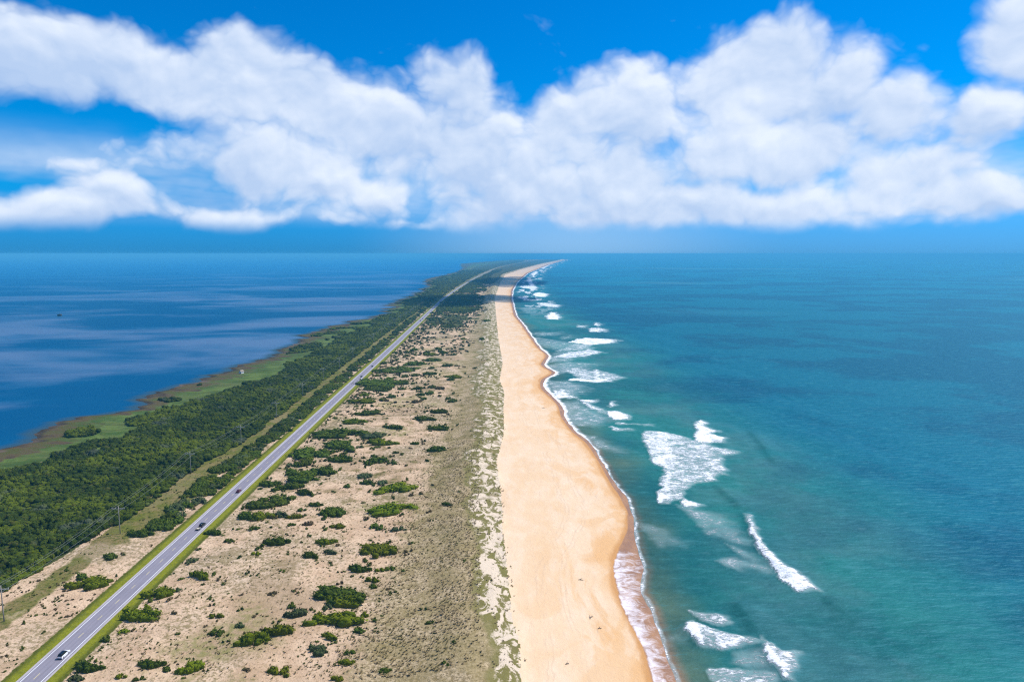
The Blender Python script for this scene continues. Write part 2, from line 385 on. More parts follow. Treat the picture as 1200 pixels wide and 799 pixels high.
def water_surface(g, m, b, col, nrm, rough, matte=None):
    """body colour plus a weak, polarised looking reflection that grows towards grazing angles"""
    df = g.n('ShaderNodeBsdfDiffuse'); g.put(df.inputs['Color'], col); g.put(df.inputs['Normal'], nrm)
    gl = g.n('ShaderNodeBsdfGlossy'); gl.inputs['Color'].default_value = (.30, .72, 1, 1); gl.inputs['Roughness'].default_value = rough; g.put(gl.inputs['Normal'], nrm)
    lw = g.n('ShaderNodeLayerWeight'); lw.inputs['Blend'].default_value = .5
    k = g.add(.015, g.mul(g.m('POWER', lw.outputs['Facing'], 4.0), .10))
    if matte is not None: k = g.mul(k, g.sub(1.0, matte))
    mx = g.n('ShaderNodeMixShader'); g.put(mx.inputs[0], k); g.t.links.new(df.outputs[0], mx.inputs[1]); g.t.links.new(gl.outputs[0], mx.inputs[2])
    out = [q for q in g.t.nodes if q.type == 'OUTPUT_MATERIAL'][0]
    g.t.links.new(mx.outputs[0], out.inputs['Surface']); g.t.nodes.remove(b)

# ------------------------------------------------------------------ land
YR = np.concatenate([np.arange(-300, 120, 12.0), rows(120, Y_END, .0042)])
NC = 560
tt = np.linspace(0, 1, NC)
XL = X_SOUND(YR) - 22; XR = X_WATER(YR) + 14 + YR.clip(0)*.002
Xg = XL[:, None] + (XR-XL)[:, None]*tt[None, :]
Yg = np.repeat(YR[:, None], NC, 1)
Zg = zland(Xg, Yg)
RO = X_ROAD(Yg); TOE = X_TOE(Yg); DS = Xg-X_SOUND(Yg); DTH = Xg-X_THICK(Yg); DP = Xg-X_POLE(Yg)
att = {}
att['d_road'] = Xg-RO
gl = X_GRASS(Yg)
att['grass'] = sst(Xg, gl-25, gl+14)
fw = np.interp(Yg, [150, 230, 330, 500, 900, 3000], [7, 9, 15, 20, 18, 14])*(.5+1.1*fbm(Xg*0, Yg, 1/18, 3, 40))
att['front'] = sst(Xg-(TOE-fw), -4, 4)
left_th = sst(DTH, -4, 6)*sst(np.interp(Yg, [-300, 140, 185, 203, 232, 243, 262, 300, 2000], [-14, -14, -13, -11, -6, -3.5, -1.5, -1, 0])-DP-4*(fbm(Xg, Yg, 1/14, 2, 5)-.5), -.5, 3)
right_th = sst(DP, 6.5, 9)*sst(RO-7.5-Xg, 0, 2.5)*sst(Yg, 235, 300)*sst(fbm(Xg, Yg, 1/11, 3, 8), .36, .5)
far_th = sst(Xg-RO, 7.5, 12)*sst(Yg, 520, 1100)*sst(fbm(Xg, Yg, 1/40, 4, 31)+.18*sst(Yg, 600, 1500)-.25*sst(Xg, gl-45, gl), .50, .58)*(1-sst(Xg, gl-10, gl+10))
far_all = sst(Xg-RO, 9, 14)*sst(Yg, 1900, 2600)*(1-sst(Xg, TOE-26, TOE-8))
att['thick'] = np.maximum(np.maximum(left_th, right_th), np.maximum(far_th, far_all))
att['clear'] = sst(DP, -9, -4)*(1-sst(DP, 9, 14)*.6)*sst(Yg, 190, 260) + .62*sst(DP, -9, -3)*(1-sst(DP, 1.5, 6))*(1-sst(Yg, 190, 260))
V = np.stack([Xg, Yg, Zg], -1).reshape(-1, 3); F = grid_faces(len(YR), NC)
fx = V[F].mean(1)
zone_marsh = fx[:, 0] < X_THICK(fx[:, 1])+1
zone_beach = fx[:, 0] > X_TOE(fx[:, 1])-.5
M_DUNES, M_BEACH, M_MARSH = m_dunes(), m_beach(), m_marsh()
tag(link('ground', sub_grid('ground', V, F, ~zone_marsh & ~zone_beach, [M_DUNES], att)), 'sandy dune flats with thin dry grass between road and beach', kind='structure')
DWET = X_WET(Yg)-Xg; swid = np.maximum(X_WATER(Yg)-X_WET(Yg), .5)
ba = {'d_wet': DWET, 'swash': np.clip(1.02-.62*np.clip(-DWET/swid, 0, 2), 0, 1)*sst(-DWET, -.2, .5)*np.interp(Yg, [150, 170, 200, 219, 224, 232, 260, 400], [.95, .9, .95, .9, .1, .0, .0, .3])}
tag(link('beach', sub_grid('beach', V, F, zone_beach, [M_BEACH], ba)), 'pale beach sand running along the surf', kind='structure')
ma = {'d_sound': DS, 'd_thick': DTH, 'olive': np.clip(1-DS/np.maximum(DS-DTH, 4)*1.35, 0, 1)}
tag(link('marsh', sub_grid('marsh', V, F, zone_marsh, [M_MARSH], ma)), 'green and brown marsh grass along the sound', 'marsh', kind='stuff')

# sea floor under both waters
m, g, b = material('sea_floor_sand'); g.put(b.inputs['Base Color'], g.mix(g.noise(g.pos(), .01, 3), (.10, .12, .10), (.14, .15, .12)))
fl = np.array([[-44000, -2000, -4], [44000, -2000, -4], [44000, 44000, -4], [-44000, 44000, -4]], float)
tag(link('sea_floor', mesh_np('sea_floor', fl, np.array([[0, 1, 2, 3]]), [m])), kind='structure')

# ------------------------------------------------------------------ ocean
def G2(pts, z=0.0):
    p = np.array(pts, float); X, Y = ground(p[:, 0], p[:, 1], z); return np.stack([X, Y], 1)
def seg_dist(X, Y, P, closed):
    d = np.full(X.shape, 1e9); tb = np.zeros(X.shape); n = len(P)
    for i in range(n if closed else n-1):
        a, b = P[i], P[(i+1) % n]; e = b-a
        t = np.clip(((X-a[0])*e[0]+(Y-a[1])*e[1])/max(e@e, 1e-6), 0, 1)
        q = np.hypot(X-a[0]-t*e[0], Y-a[1]-t*e[1]); better = q < d
        tb = np.where(better, (i+t)/max(1, n-1), tb); d = np.minimum(d, q)
    return d, tb
def inside(X, Y, P):
    r = np.zeros(X.shape, bool); n = len(P)
    for i in range(n):
        a, b = P[i], P[(i+1) % n]
        c = ((a[1] > Y) != (b[1] > Y))
        with np.errstate(divide='ignore', invalid='ignore'):
            xi = (b[0]-a[0])*(Y-a[1])/(b[1]-a[1])+a[0]
        r ^= c & (X < xi)
    return r
def q4(ox, oy, s, pts): return [(ox+a/s, oy+b/s) for a, b in pts]
# broken water: outline in photo pixels, foam density in the patch, density of its shoreward edge
PATCH = [
 (q4(750,470,4,[(20,140),(130,145),(260,182),(350,210),(470,240),(380,262),(410,340),(340,370),(240,400),(205,430),(210,465),(190,462),(90,485),(70,460),(100,400),(90,370),(115,350),(110,310),(55,290),(50,270),(45,230),(15,190)]), .68),
 (q4(750,470,4,[(20,140),(130,148),(200,185),(160,230),(190,290),(140,360),(150,440),(90,485),(70,460),(100,400),(90,370),(115,350),(110,310),(55,290),(45,230),(15,190)]), .82),
 (q4(750,470,4,[(265,100),(285,88),(310,100),(300,120),(370,140),(330,152),(400,175),(395,190),(290,196),(260,185),(255,150)]), 1.0),
 (q4(750,470,4,[(195,455),(300,490),(220,505),(200,480)]), .95),
 (q4(750,470,4,[(310,330),(355,340),(345,372),(300,365)]), .9),
 (q4(750,470,4,[(345,745),(450,735),(580,770),(600,799),(420,775)]), .52),
 (q4(750,470,4,[(400,665),(470,690),(570,745),(540,760),(450,700)]), .45),
 ([(873,603),(880,605),(884,620),(893,637),(908,655),(925,668),(940,676),(958,692),(935,693),(918,682),(903,663),(890,645),(880,628)], .95),
 (q4(780,700,6.667,[(180,90),(230,110),(400,130),(470,150),(530,195),(400,215),(290,190),(200,140)]), .66),
 (q4(780,700,6.667,[(145,200),(190,180),(300,230),(500,280),(750,330),(720,370),(400,410),(300,405),(240,350),(150,270)]), .72),
 (q4(780,700,6.667,[(145,205),(190,182),(240,240),(310,330),(340,400),(300,405),(240,350),(150,270)]), 1.0),
 (q4(780,700,6.667,[(760,310),(800,390),(900,520),(960,600),(1000,660),(930,660),(900,620),(800,500),(755,420)]), 1.0),
 (q4(780,700,6.667,[(760,320),(900,430),(1060,440),(1030,500),(1060,550),(960,660),(900,600),(820,480)]), .7),
 (q4(780,700,6.667,[(320,560),(350,540),(500,560),(700,560),(850,600),(900,660),(850,740),(600,760),(330,640)]), .62),
 (q4(780,700,6.667,[(530,420),(760,400),(900,600),(700,580),(520,520)]), .44),
 (q4(780,700,6.667,[(-200,330),(0,320),(150,260),(160,290),(0,350)]), .4),
 (q4(600,400,6.655,[(560,-20),(840,-5),(700,22),(600,34),(540,20)]), .9),
 (q4(600,400,6.655,[(320,118),(440,85),(560,75),(600,50),(640,75),(720,85),(620,110),(520,122),(430,135)]), .78),
 (q4(600,400,6.655,[(300,105),(400,60),(450,70),(440,120),(330,125)]), .42),
 (q4(600,400,6.655,[(410,230),(500,205),(620,230),(650,215),(700,235),(880,285),(780,312),(640,322),(450,305),(520,285)]), .66),
 (q4(600,400,6.655,[(440,296),(640,300),(640,240),(690,240),(690,290),(790,300),(780,316),(640,323),(450,310)]), .95),
 (q4(600,400,6.655,[(325,385),(400,375),(440,410),(490,440),(440,445),(330,440)]), .92),
 (q4(600,400,6.655,[(500,455),(650,455),(640,475),(600,480),(720,550),(720,565),(620,530),(560,480)]), .88),
 (q4(600,400,6.655,[(390,470),(520,470),(640,540),(720,560),(560,575),(400,590)]), .5),
 (q4(600,400,6.655,[(730,550),(800,545),(910,570),(905,606),(780,610)]), 1.0),
 (q4(600,400,6.655,[(755,480),(785,472),(800,490),(785,512),(755,500)]), 1.0),
 (q4(600,400,6.655,[(810,636),(1100,645),(1100,656),(810,650)]), .6),
 (q4(600,400,6.655,[(760,668),(940,684),(940,696),(770,690)]), .7),
 (q4(600,400,6.655,[(350,60),(450,20),(580,40),(440,55)]), .45),
 ([(640,371),(644,366),(651,366),(657,371),(654,375),(641,374)], .95),
 ([(675,381),(688,381),(687,384),(676,384)], .6), ([(689,385),(700,384),(712,386),(710,389),(692,389)], .8), ([(695,380),(699,377.5),(704,380),(700,383)], .95),
 ([(628,354.5),(640,355),(657,357.5),(655,360),(640,359.5)], .8), ([(624,344),(632,342.5),(643,344.5),(640,348),(627,347.5)], .9),
 ([(610,335.5),(625,335),(631,337),(628,339),(612,337.5)], .8), ([(617,328),(621,325),(626,333),(629,337),(622,336)], .85), ([(622,321),(628,317.5),(631,319),(625,324)], .85),
 ([(633,314),(641,310),(645,310.3),(637,315)], .8), ([(605,361),(625,360),(640,362),(620,364)], .42), ([(612,352),(635,351),(625,353.5)], .4),
 ([(637,428),(665,424),(700,426),(690,434),(655,438)], .45), ([(640,446),(668,447),(690,455),(672,466),(650,466)], .5), ([(655,474),(690,480),(720,492),(700,500),(668,498)], .48),
 ([(645,418),(665,414),(690,416),(665,424),(640,424)], .5), ([(626,395),(660,400),(690,404),(650,410),(630,404)], .42), ([(668,505),(700,512),(735,530),(700,528),(684,516)], .40),
 ([(745,610),(780,620),(800,640),(770,640)], .34), ([(790,590),(850,605),(880,640),(830,625)], .42), ([(665,401),(685,396),(722,398),(720,402),(690,404)], .92), ([(650,412),(668,405),(700,407),(680,411)], .55),
 ([(672,404),(688,402),(694,408),(676,410)], .6), ([(655,395),(668,393),(672,396),(660,398)], .45), ([(620,390),(655,389),(658,392),(632,394)], .45),
]
# unbroken swell crests: polyline in photo pixels, height in m
CREST = [([(877,502),(886,512),(896,525),(906,538),(912,545)], 1.0), ([(838,565),(850,578),(862,587),(873,600)], 1.3), ([(858,702),(870,715),(882,730),(894,746)], 1.4),
 ([(873,603),(884,622),(893,640),(908,658),(925,672),(950,690)], 1.5), ([(800,729),(812,742),(824,758)], 1.1), ([(893,752),(902,770),(916,788),(925,799)], 1.3),
 ([(957,693),(985,712),(1010,735)], .8)]
YO = np.concatenate([np.arange(-300, 130, 12.0), rows(130, 43500, .0046)])
near = np.concatenate([np.linspace(-6, 12, 30)[:-1], np.linspace(12, 170, 210)])
far = 170*np.exp(np.linspace(0, math.log(43000/170), 46))[1:]
off = np.concatenate([near, far]); nO = len(off)
sc = 1 + np.clip((YO-900)/2500, 0, 2)
x0 = np.where(YO < Y_END, X_WATER(YO), X_WATER(Y_END) + (YO-Y_END)*.02)
Xo = x0[:, None] + off[None, :]*np.where(off[None, :] < 171, sc[:, None], 1)
Xo = np.maximum.accumulate(Xo, 1)
Xo = np.minimum(Xo, 43500)
Yo = np.repeat(YO[:, None], nO, 1)
foam = np.zeros(Xo.shape); crest = np.zeros(Xo.shape); face = np.zeros(Xo.shape)
wx = (fbm(Xo, Yo, 1/3.5, 4, 50)-.5); wy = (fbm(Xo, Yo, 1/4.5, 4, 60)-.5)
for pts, dn in PATCH:
    P = G2(pts); lo, hi = P.min(0)-12, P.max(0)+12
    rsel = np.where((YO > lo[1]) & (YO < hi[1]))[0]
    if not len(rsel): continue
    r0, r1 = rsel[0], rsel[-1]+1
    x, y = Xo[r0:r1], Yo[r0:r1]; k = np.clip((P[:, 1].mean())/300, .6, 3)
    xx, yy = x+wx[r0:r1]*4*k, y+wy[r0:r1]*6*k
    d, _ = seg_dist(xx, yy, P, True); d = np.where(inside(xx, yy, P), d, -d)
    if dn < .55: k = k*2.6                       # thin wash has no outline of its own
    sea = np.clip((x-P[:, 0].min())/max(np.ptp(P[:, 0]), 1), 0, 1)          # shoreward edge sharp, seaward edge trails off
    foam[r0:r1] = np.maximum(foam[r0:r1], dn*sst(d, -(.7+2.6*sea)*k, (.6+2.4*sea)*k))
for pts, h in CREST:
    P = G2(pts); lo, hi = P.min(0)-25, P.max(0)+25
    rsel = np.where((YO > lo[1]) & (YO < hi[1]))[0]; r0, r1 = rsel[0], rsel[-1]+1
    x, y = Xo[r0:r1], Yo[r0:r1]
    d, t = seg_dist(x, y, P, False)
    xc = np.interp(y, P[::-1, 1], P[::-1, 0]) if P[0, 1] > P[-1, 1] else np.interp(y, P[:, 1], P[:, 0])
    side = np.where(x < xc, 1, -1)
    fade = np.clip(np.minimum(t, 1-t)*4+.15, 0, 1)
    prof = .62*np.where(side > 0, np.exp(-(d/(2.0+.8*fbm(x, y, 1/6, 2, 44)))**2), np.exp(-(d/6.5)**2))*(.6+.8*fbm(x, y, 1/9, 2, 45))
    crest[r0:r1] = np.maximum(crest[r0:r1], h*prof*fade)
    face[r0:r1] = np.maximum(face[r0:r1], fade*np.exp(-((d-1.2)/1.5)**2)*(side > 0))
DW = Xo-X_WATER(Yo)
edge = np.exp(-(np.abs(DW-.5-1.6*(fbm(Xo*0, Yo, 1/4, 3, 77)-.5))/((.55+Yo*.0009)*np.interp(Yo, [250, 340, 420, 700, 1000], [1, 1.2, 2.6, 2.2, 1])*(.35+1.3*fbm(Xo*0, Yo, 1/9, 3, 78))))**2)*(.95)*np.interp(Yo, [200, 300, 500, 3000], [.8, .95, 1.15, 1.0])
foam = np.maximum(foam, edge)
# random whitewater lines of the distant surf
surf = sst(fbm(Xo/14, Yo/60, 1, 3, 91), .56, .66)*sst(DW, 4, 20)*(1-sst(DW, 60, 110))*sst(Yo, 900, 1500)
foam = np.maximum(foam, .75*surf)
amp = sst(DW, 1, 30)
swell = (np.sin((Xo*.93+Yo*.36)/6.5+3*fbm(Xo, Yo, 1/60, 2, 5))*.16 + (fbm(Xo, Yo, 1/7, 3, 66)-.5)*.5)*amp*(1-sst(Xo, 250, 500))
Zo = swell + crest + foam*sst(DW, 3, 12)*(.25+.5*fbm(Xo, Yo, 1/1.7, 2, 33))*(1-sst(Yo, 900, 1500))
oat = {'d_water': DW, 'foam': foam, 'face': face}
def m_ocean():
    m, g, b = material('ocean_water'); p = g.pos(); sy0_ = g.sep(p)[1]; dw = g.attr('d_water'); fo = g.attr('foam')
    sx, sy, sz = g.sep(p)
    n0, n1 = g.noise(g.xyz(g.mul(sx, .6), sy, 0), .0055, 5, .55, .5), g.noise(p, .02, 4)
    shal = g.mul(g.add(dw, g.mul(g.sub(n1, .5), 40)), 1)
    c = g.mix(g.ss(dw, .3, 4.5), (.24, .14, .08), (.075, .13, .085))
    c = g.mix(g.ss(shal, 2, 20), c, (.018, .145, .125))
    c = g.mix(g.ss(shal, 40, 150), c, (.0, .100, .152))
    c = g.mix(g.ss(dw, 150, 900), c, (.0, .108, .170)); c = g.mix(g.ss(g.m('LOGARITHM', g.m('MAXIMUM', sy0_, 10.0), 10.0), 2.9, 4.0), c, (.0, .18, .30))  # last mix brightens with distance: horizon haze painted into the water colour
    bar = g.mul(g.mul(g.ss(n1, .42, .62), g.ss(dw, 14, 32)), g.ss(dw, 120, 60))
    c = g.mix(g.mul(bar, .5), c, (.10, .195, .175))
    c = g.mix(g.mul(g.ss(g.add(g.mul(n0, .7), g.mul(n1, .3)), .45, .54), .85), c, g.cmul(c, (.35, .60, .72)))  # cloud shadows on the sea, painted as noise patches in the water colour
    c = g.mix(g.mul(g.ss(g.noise(g.xyz(g.mul(sx, .5), sy, 0), .0012, 3), .56, .66), g.mul(g.ss(dw, 150, 600), .6)), c, (.06, .20, .25))
    c = g.mix(g.mul(g.attr('face'), .25), c, (.004, .10, .09))  # shaded shoreward side of the crests, darkened in the colour itself
    rip = g.noise(g.xyz(g.mul(sx, .35), sy, 0), .30, 5, .66)
    c = g.mix(g.mul(g.ss(rip, .46, .64), .42), c, g.cmul(c, (.45, .66, .72)))
    c = g.mix(g.mul(g.ss(rip, .46, .34), .30), c, (.05, .20, .21))
    l1 = g.noise(g.xyz(g.mul(sx, .5), g.mul(sy, 1.1), 0), .75, 5, .72, 1.0)
    l2 = g.noise(p, .16, 3)
    l3 = g.noise(g.xyz(g.mul(sx, .45), sy, 0), 1.5, 4, .7)
    f = g.ss(g.add(g.add(fo, g.mul(g.sub(l1, .5), 1.7)), g.add(g.mul(g.sub(l2, .5), 1.1), g.mul(g.sub(l3, .5), 1.2))), .48, .92)
    f = g.mul(f, g.ss(fo, .04, .3))
    haze_f = g.mul(g.ss(g.add(fo, g.mul(g.sub(l2, .5), .5)), .02, .6), .38)
    c = g.mix(haze_f, c, (.40, .52, .51))
    c = g.mix(f, c, (.86, .87, .88))
    w1 = g.noise(g.xyz(g.mul(sx, .45), sy, 0), .45, 4, .6)
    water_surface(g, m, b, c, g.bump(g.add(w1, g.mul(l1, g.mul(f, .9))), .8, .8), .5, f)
    return m
VO = np.stack([Xo, Yo, Zo], -1).reshape(-1, 3); FO = grid_faces(len(YO), nO)
isf = (foam.ravel()[FO].mean(1) > .5)
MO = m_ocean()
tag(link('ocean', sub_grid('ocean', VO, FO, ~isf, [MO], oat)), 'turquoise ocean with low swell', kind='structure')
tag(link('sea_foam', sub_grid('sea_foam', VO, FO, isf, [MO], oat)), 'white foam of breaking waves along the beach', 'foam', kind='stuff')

# ------------------------------------------------------------------ sound (the calm water behind the island)
YS = np.concatenate([np.arange(-300, 120, 20.0), rows(120, 43500, .012)])
offs = -np.concatenate([[-20, -8, 0, 4, 8], 8*np.exp(np.linspace(0, math.log(43000/8), 60))[1:]])
xr = np.where(YS < Y_END, X_SOUND(YS), X_WATER(Y_END)-3 + (YS-Y_END)*.02)
Xs = np.maximum(xr[:, None] + offs[None, :], -43500)
Ysd = np.repeat(YS[:, None], len(offs), 1)
def m_sound():
    m, g, b = material('sound_water'); p = g.pos(); sx, sy, sz = g.sep(p)
    n0 = g.noise(g.xyz(g.mul(sx, .5), g.mul(sy, .8), 0), .005, 5, .55, .6); n1 = g.noise(g.xyz(g.mul(sx, .3), sy, 0), .02, 4)
    d = g.attr('off')
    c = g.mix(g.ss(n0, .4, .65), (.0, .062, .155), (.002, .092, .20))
    lil = g.mul(g.ss(g.add(n0, g.mul(g.sub(n1, .5), .25)), .44, .64), g.ss(d, 2200, 60))  # lilac streaks: cloud reflections painted into the water colour
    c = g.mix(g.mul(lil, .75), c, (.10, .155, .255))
    c = g.mix(g.ss(d, 12, 1), c, (.03, .065, .09))
    c = g.mix(g.ss(g.m('LOGARITHM', g.m('MAXIMUM', sy, 10.0), 10.0), 3.0, 4.0), c, (.0, .14, .34))  # far water brightened in its colour to stand in for haze
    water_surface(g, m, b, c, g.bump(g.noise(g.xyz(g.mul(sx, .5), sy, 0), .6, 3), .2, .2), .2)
    return m
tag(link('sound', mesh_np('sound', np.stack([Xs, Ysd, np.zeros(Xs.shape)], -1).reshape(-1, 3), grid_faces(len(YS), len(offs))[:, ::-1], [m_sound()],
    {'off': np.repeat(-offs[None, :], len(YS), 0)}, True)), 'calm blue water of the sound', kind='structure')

# ------------------------------------------------------------------ road
m, g, b = material('asphalt'); p = g.pos(); dr = g.attr('across')
a = g.m('ABSOLUTE', dr)
c = g.mix(g.noise(p, .25, 4), (.21, .195, .23), (.27, .25, .29))
trk = g.ss(g.m('ABSOLUTE', g.sub(g.m('ABSOLUTE', g.sub(a, 1.2)), .55)), .40, .05)
c = g.mix(g.mul(trk, .3), c, (.17, .16, .19))
c = g.mix(g.ss(g.add(a, g.mul(g.sub(g.noise(p, .4, 3), .5), .5)), 2.75, 3.05), c, (.40, .36, .36))
c = g.mix(g.mul(g.ss(g.noise(g.xyz(g.mul(g.sep(p)[0], 1.0), g.mul(g.sep(p)[1], .12), 0), .8, 3), .55, .68), .3), c, (.15, .14, .165))
g.put(b.inputs['Base Color'], c); g.put(b.inputs['Normal'], g.bump(g.noise(p, 3, 3), .3, .05))
M_ASPH = m
YD = np.concatenate([np.arange(-300, 100, 10.0), rows(100, 11000, .01)])
def strip(name, mats, o0, o1, z, y=YD, parent=None, n=2):
    w = np.linspace(o0, o1, n)
    X = X_ROAD(y)[:, None]+w[None, :]
    return link(name, mesh_np(name, np.stack([X, np.repeat(y[:, None], n, 1), np.full(X.shape, z)], -1).reshape(-1, 3), grid_faces(len(y), n), mats, {'across': np.repeat(w[None, :], len(y), 0)}), parent)
road = tag(strip('road', [M_ASPH], -3.5, 3.5, 1.56, n=11), 'straight two lane asphalt road along the island', kind='structure')
M_WHITE, M_YELL = plain('white_paint', (.74, .73, .74), .7), plain('yellow_paint', (.62, .52, .25), .7)
for s in (-1, 1): strip('edge_line', [M_WHITE], s*2.42-.10, s*2.42+.10, 1.566, parent=road)
VV, FF = [], []
for k, y in enumerate(np.arange(96, 900, 8.7)):
    for (yy, w) in ((y, -.075), (y, .075), (y+2.3, .075), (y+2.3, -.075)): VV.append((float(X_ROAD(yy))+w, yy, 1.566))
    FF.append([4*k, 4*k+1, 4*k+2, 4*k+3])
link('centre_line', mesh_np('centre_line', np.array(VV), np.array(FF), [M_YELL]), road)

# ------------------------------------------------------------------ foliage
def leafmat(name, a, b_, c_):
    m, g, b = material(name)
    oi = g.n('ShaderNodeObjectInfo').outputs['Random']
    t = g.attr('tint'); p = g.pos()
    col = g.mix(t, a, b_)
    col = g.mix(g.mul(g.ss(g.noise(p, .12, 3), .45, .65), .6), col, c_)
    hs = g.n('ShaderNodeHueSaturation'); g.put(hs.inputs['Color'], col); g.put(hs.inputs['Value'], g.add(.8, g.mul(oi, .4))); g.put(hs.inputs['Hue'], g.add(.488, g.mul(oi, .024)))
    g.put(b.inputs['Base Color'], hs.outputs[0]); b.inputs['Roughness'].default_value = .7; b.inputs['Specular IOR Level'].default_value = .06
    return m
def thicketmat():
    m, g, b = material('thicket_leaves'); t = g.attr('tint'); p = g.pos()
    n1, n2, n3 = g.noise(p, .025, 4), g.noise(p, .11, 3), g.noise(p, .35, 3)
    dk = g.mix(t, (.013, .025, .002), (.056, .080, .006))
    lt = g.mix(t, (.042, .062, .002), (.15, .18, .010))
    ol = g.mix(t, (.04, .038, .008), (.13, .11, .025))
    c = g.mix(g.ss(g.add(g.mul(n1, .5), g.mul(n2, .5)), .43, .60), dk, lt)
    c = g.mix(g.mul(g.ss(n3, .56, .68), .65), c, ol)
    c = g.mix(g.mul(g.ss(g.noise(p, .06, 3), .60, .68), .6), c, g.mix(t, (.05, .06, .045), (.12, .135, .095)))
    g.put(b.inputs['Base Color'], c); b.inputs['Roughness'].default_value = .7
    return m
LEAF = {'dark': leafmat('dark_leaves', (.028, .046, .003), (.125, .165, .011), (.06, .09, .010)),
        'bright': leafmat('bright_leaves', (.06, .085, .002), (.20, .225, .006), (.13, .145, .004)),
        'grey': leafmat('grey_green_leaves', (.04, .058, .018), (.14, .165, .065), (.075, .09, .03)),
        'dry': leafmat('dry_leaves', (.085, .06, .025), (.13, .095, .04), (.075, .07, .025)),
        'thicket': thicketmat()}

def ico(sub):
    bm = bmesh.new(); bmesh.ops.create_icosphere(bm, subdivisions=sub, radius=1)
    v = np.array([q.co[:] for q in bm.verts]); f = np.array([[q.index for q in p.verts] for p in bm.faces]); bm.free(); return v, f
ICO1, ICO2 = ico(1), ico(2)
def crown(lobes, leaf, per, r, core=.82):
    """lobes (n,6): centre and radii. leaf sized faces through the shell of every lobe round a rough core"""
    Vs, Fs, T = [], [], []; base = 0
    for cx, cy, cz, rx, ry, rz in lobes:
        v, f = ICO1; q = v*(1+.22*(r.random(len(v))-.5))[:, None]*np.array([rx, ry, rz])*core + (cx, cy, cz)
        q[:, 2] = np.maximum(q[:, 2], -.25)
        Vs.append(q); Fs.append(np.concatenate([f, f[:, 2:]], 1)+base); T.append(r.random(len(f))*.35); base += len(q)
        n = max(8, int(per*(rx*ry)**.5*(rx+rz)/leaf**2))
        d = r.normal(size=(n, 3)); d[:, 2] = np.abs(d[:, 2])*1.1-.25; d /= np.linalg.norm(d, axis=1)[:, None]
        k = .80+.28*r.random(n)
        c = d*k[:, None]*np.array([rx, ry, rz]) + (cx, cy, cz)
        nr = d*.75 + np.array([0, 0, .45]) + r.normal(size=(n, 3))*.5; nr /= np.linalg.norm(nr, axis=1)[:, None]
        a = np.cross(nr, r.normal(size=(n, 3))); a /= np.linalg.norm(a, axis=1)[:, None]; bb = np.cross(nr, a)
        s = leaf*(.55+.8*r.random(n))[:, None]
        quad = np.stack([c-a*s*.5, c+bb*s*.36, c+a*s*.5+nr*s*.15, c-bb*s*.36], 1)
        quad[:, :, 2] = np.maximum(quad[:, :, 2], .02)
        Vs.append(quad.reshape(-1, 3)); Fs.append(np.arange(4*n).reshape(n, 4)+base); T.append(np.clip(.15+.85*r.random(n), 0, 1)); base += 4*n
    return np.concatenate(Vs), np.concatenate(Fs), np.concatenate(T)
# tri cores are stored as quads with a doubled corner; split them out
def crown_mesh(name, V, F, T, mat):
    tri = F[:, 2] == F[:, 3]
    me = bpy.data.meshes.new(name)
    q, t = F[~tri], F[tri][:, :3]
    lt = np.concatenate([np.full(len(q), 4), np.full(len(t), 3)]).astype(np.int32)
    me.vertices.add(len(V)); me.vertices.foreach_set('co', V.astype(np.float32).ravel())
    li = np.concatenate([q.ravel(), t.ravel()]).astype(np.int32)
    me.loops.add(len(li)); me.loops.foreach_set('vertex_index', li)
    me.polygons.add(len(lt)); me.polygons.foreach_set('loop_start', np.concatenate([[0], np.cumsum(lt)[:-1]]).astype(np.int32)); me.polygons.foreach_set('loop_total', lt)
    me.polygons.foreach_set('use_smooth', np.concatenate([np.zeros(len(q), bool), np.ones(len(t), bool)]))
    a = me.attributes.new('tint', 'FLOAT', 'FACE'); a.data.foreach_set('value', np.concatenate([T[~tri], T[tri]]).astype(np.float32))
    me.materials.append(mat); me.update(calc_edges=True)
    return me
def blob_set(Rm, n, h, leaf, seed, elong=1.0):
    r = np.random.default_rng(seed); L = []
    for i in range(n):
        t = r.random()*6.283; q = r.random()**.6*.80*(.62+.38*math.sin(2*t+seed)*math.cos(t*3+seed*1.7))/.8
        q = min(q*1.15, .8); x, y = math.cos(t)*q*Rm*elong, math.sin(t)*q*Rm
        rr = Rm*(.24+.26*r.random())/(max(1, n)**.12)
        hz = h*(.55+.45*r.random())*(1-.35*q)
        L.append((x, y, hz*.32, rr*1.1, rr, hz*.68))
    return crown(L, leaf, 1.7, r)
# unit shrubs by size class: broad patch 5 m radius, medium 2.4 m, small 1.1 m
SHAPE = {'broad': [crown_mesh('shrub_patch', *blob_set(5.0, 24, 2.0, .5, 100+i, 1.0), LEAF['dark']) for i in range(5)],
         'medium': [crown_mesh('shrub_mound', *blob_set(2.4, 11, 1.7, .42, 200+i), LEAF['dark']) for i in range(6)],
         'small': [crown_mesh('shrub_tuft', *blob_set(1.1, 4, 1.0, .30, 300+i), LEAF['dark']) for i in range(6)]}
BASE_R = {'broad': 5.0, 'medium': 2.4, 'small': 1.1}

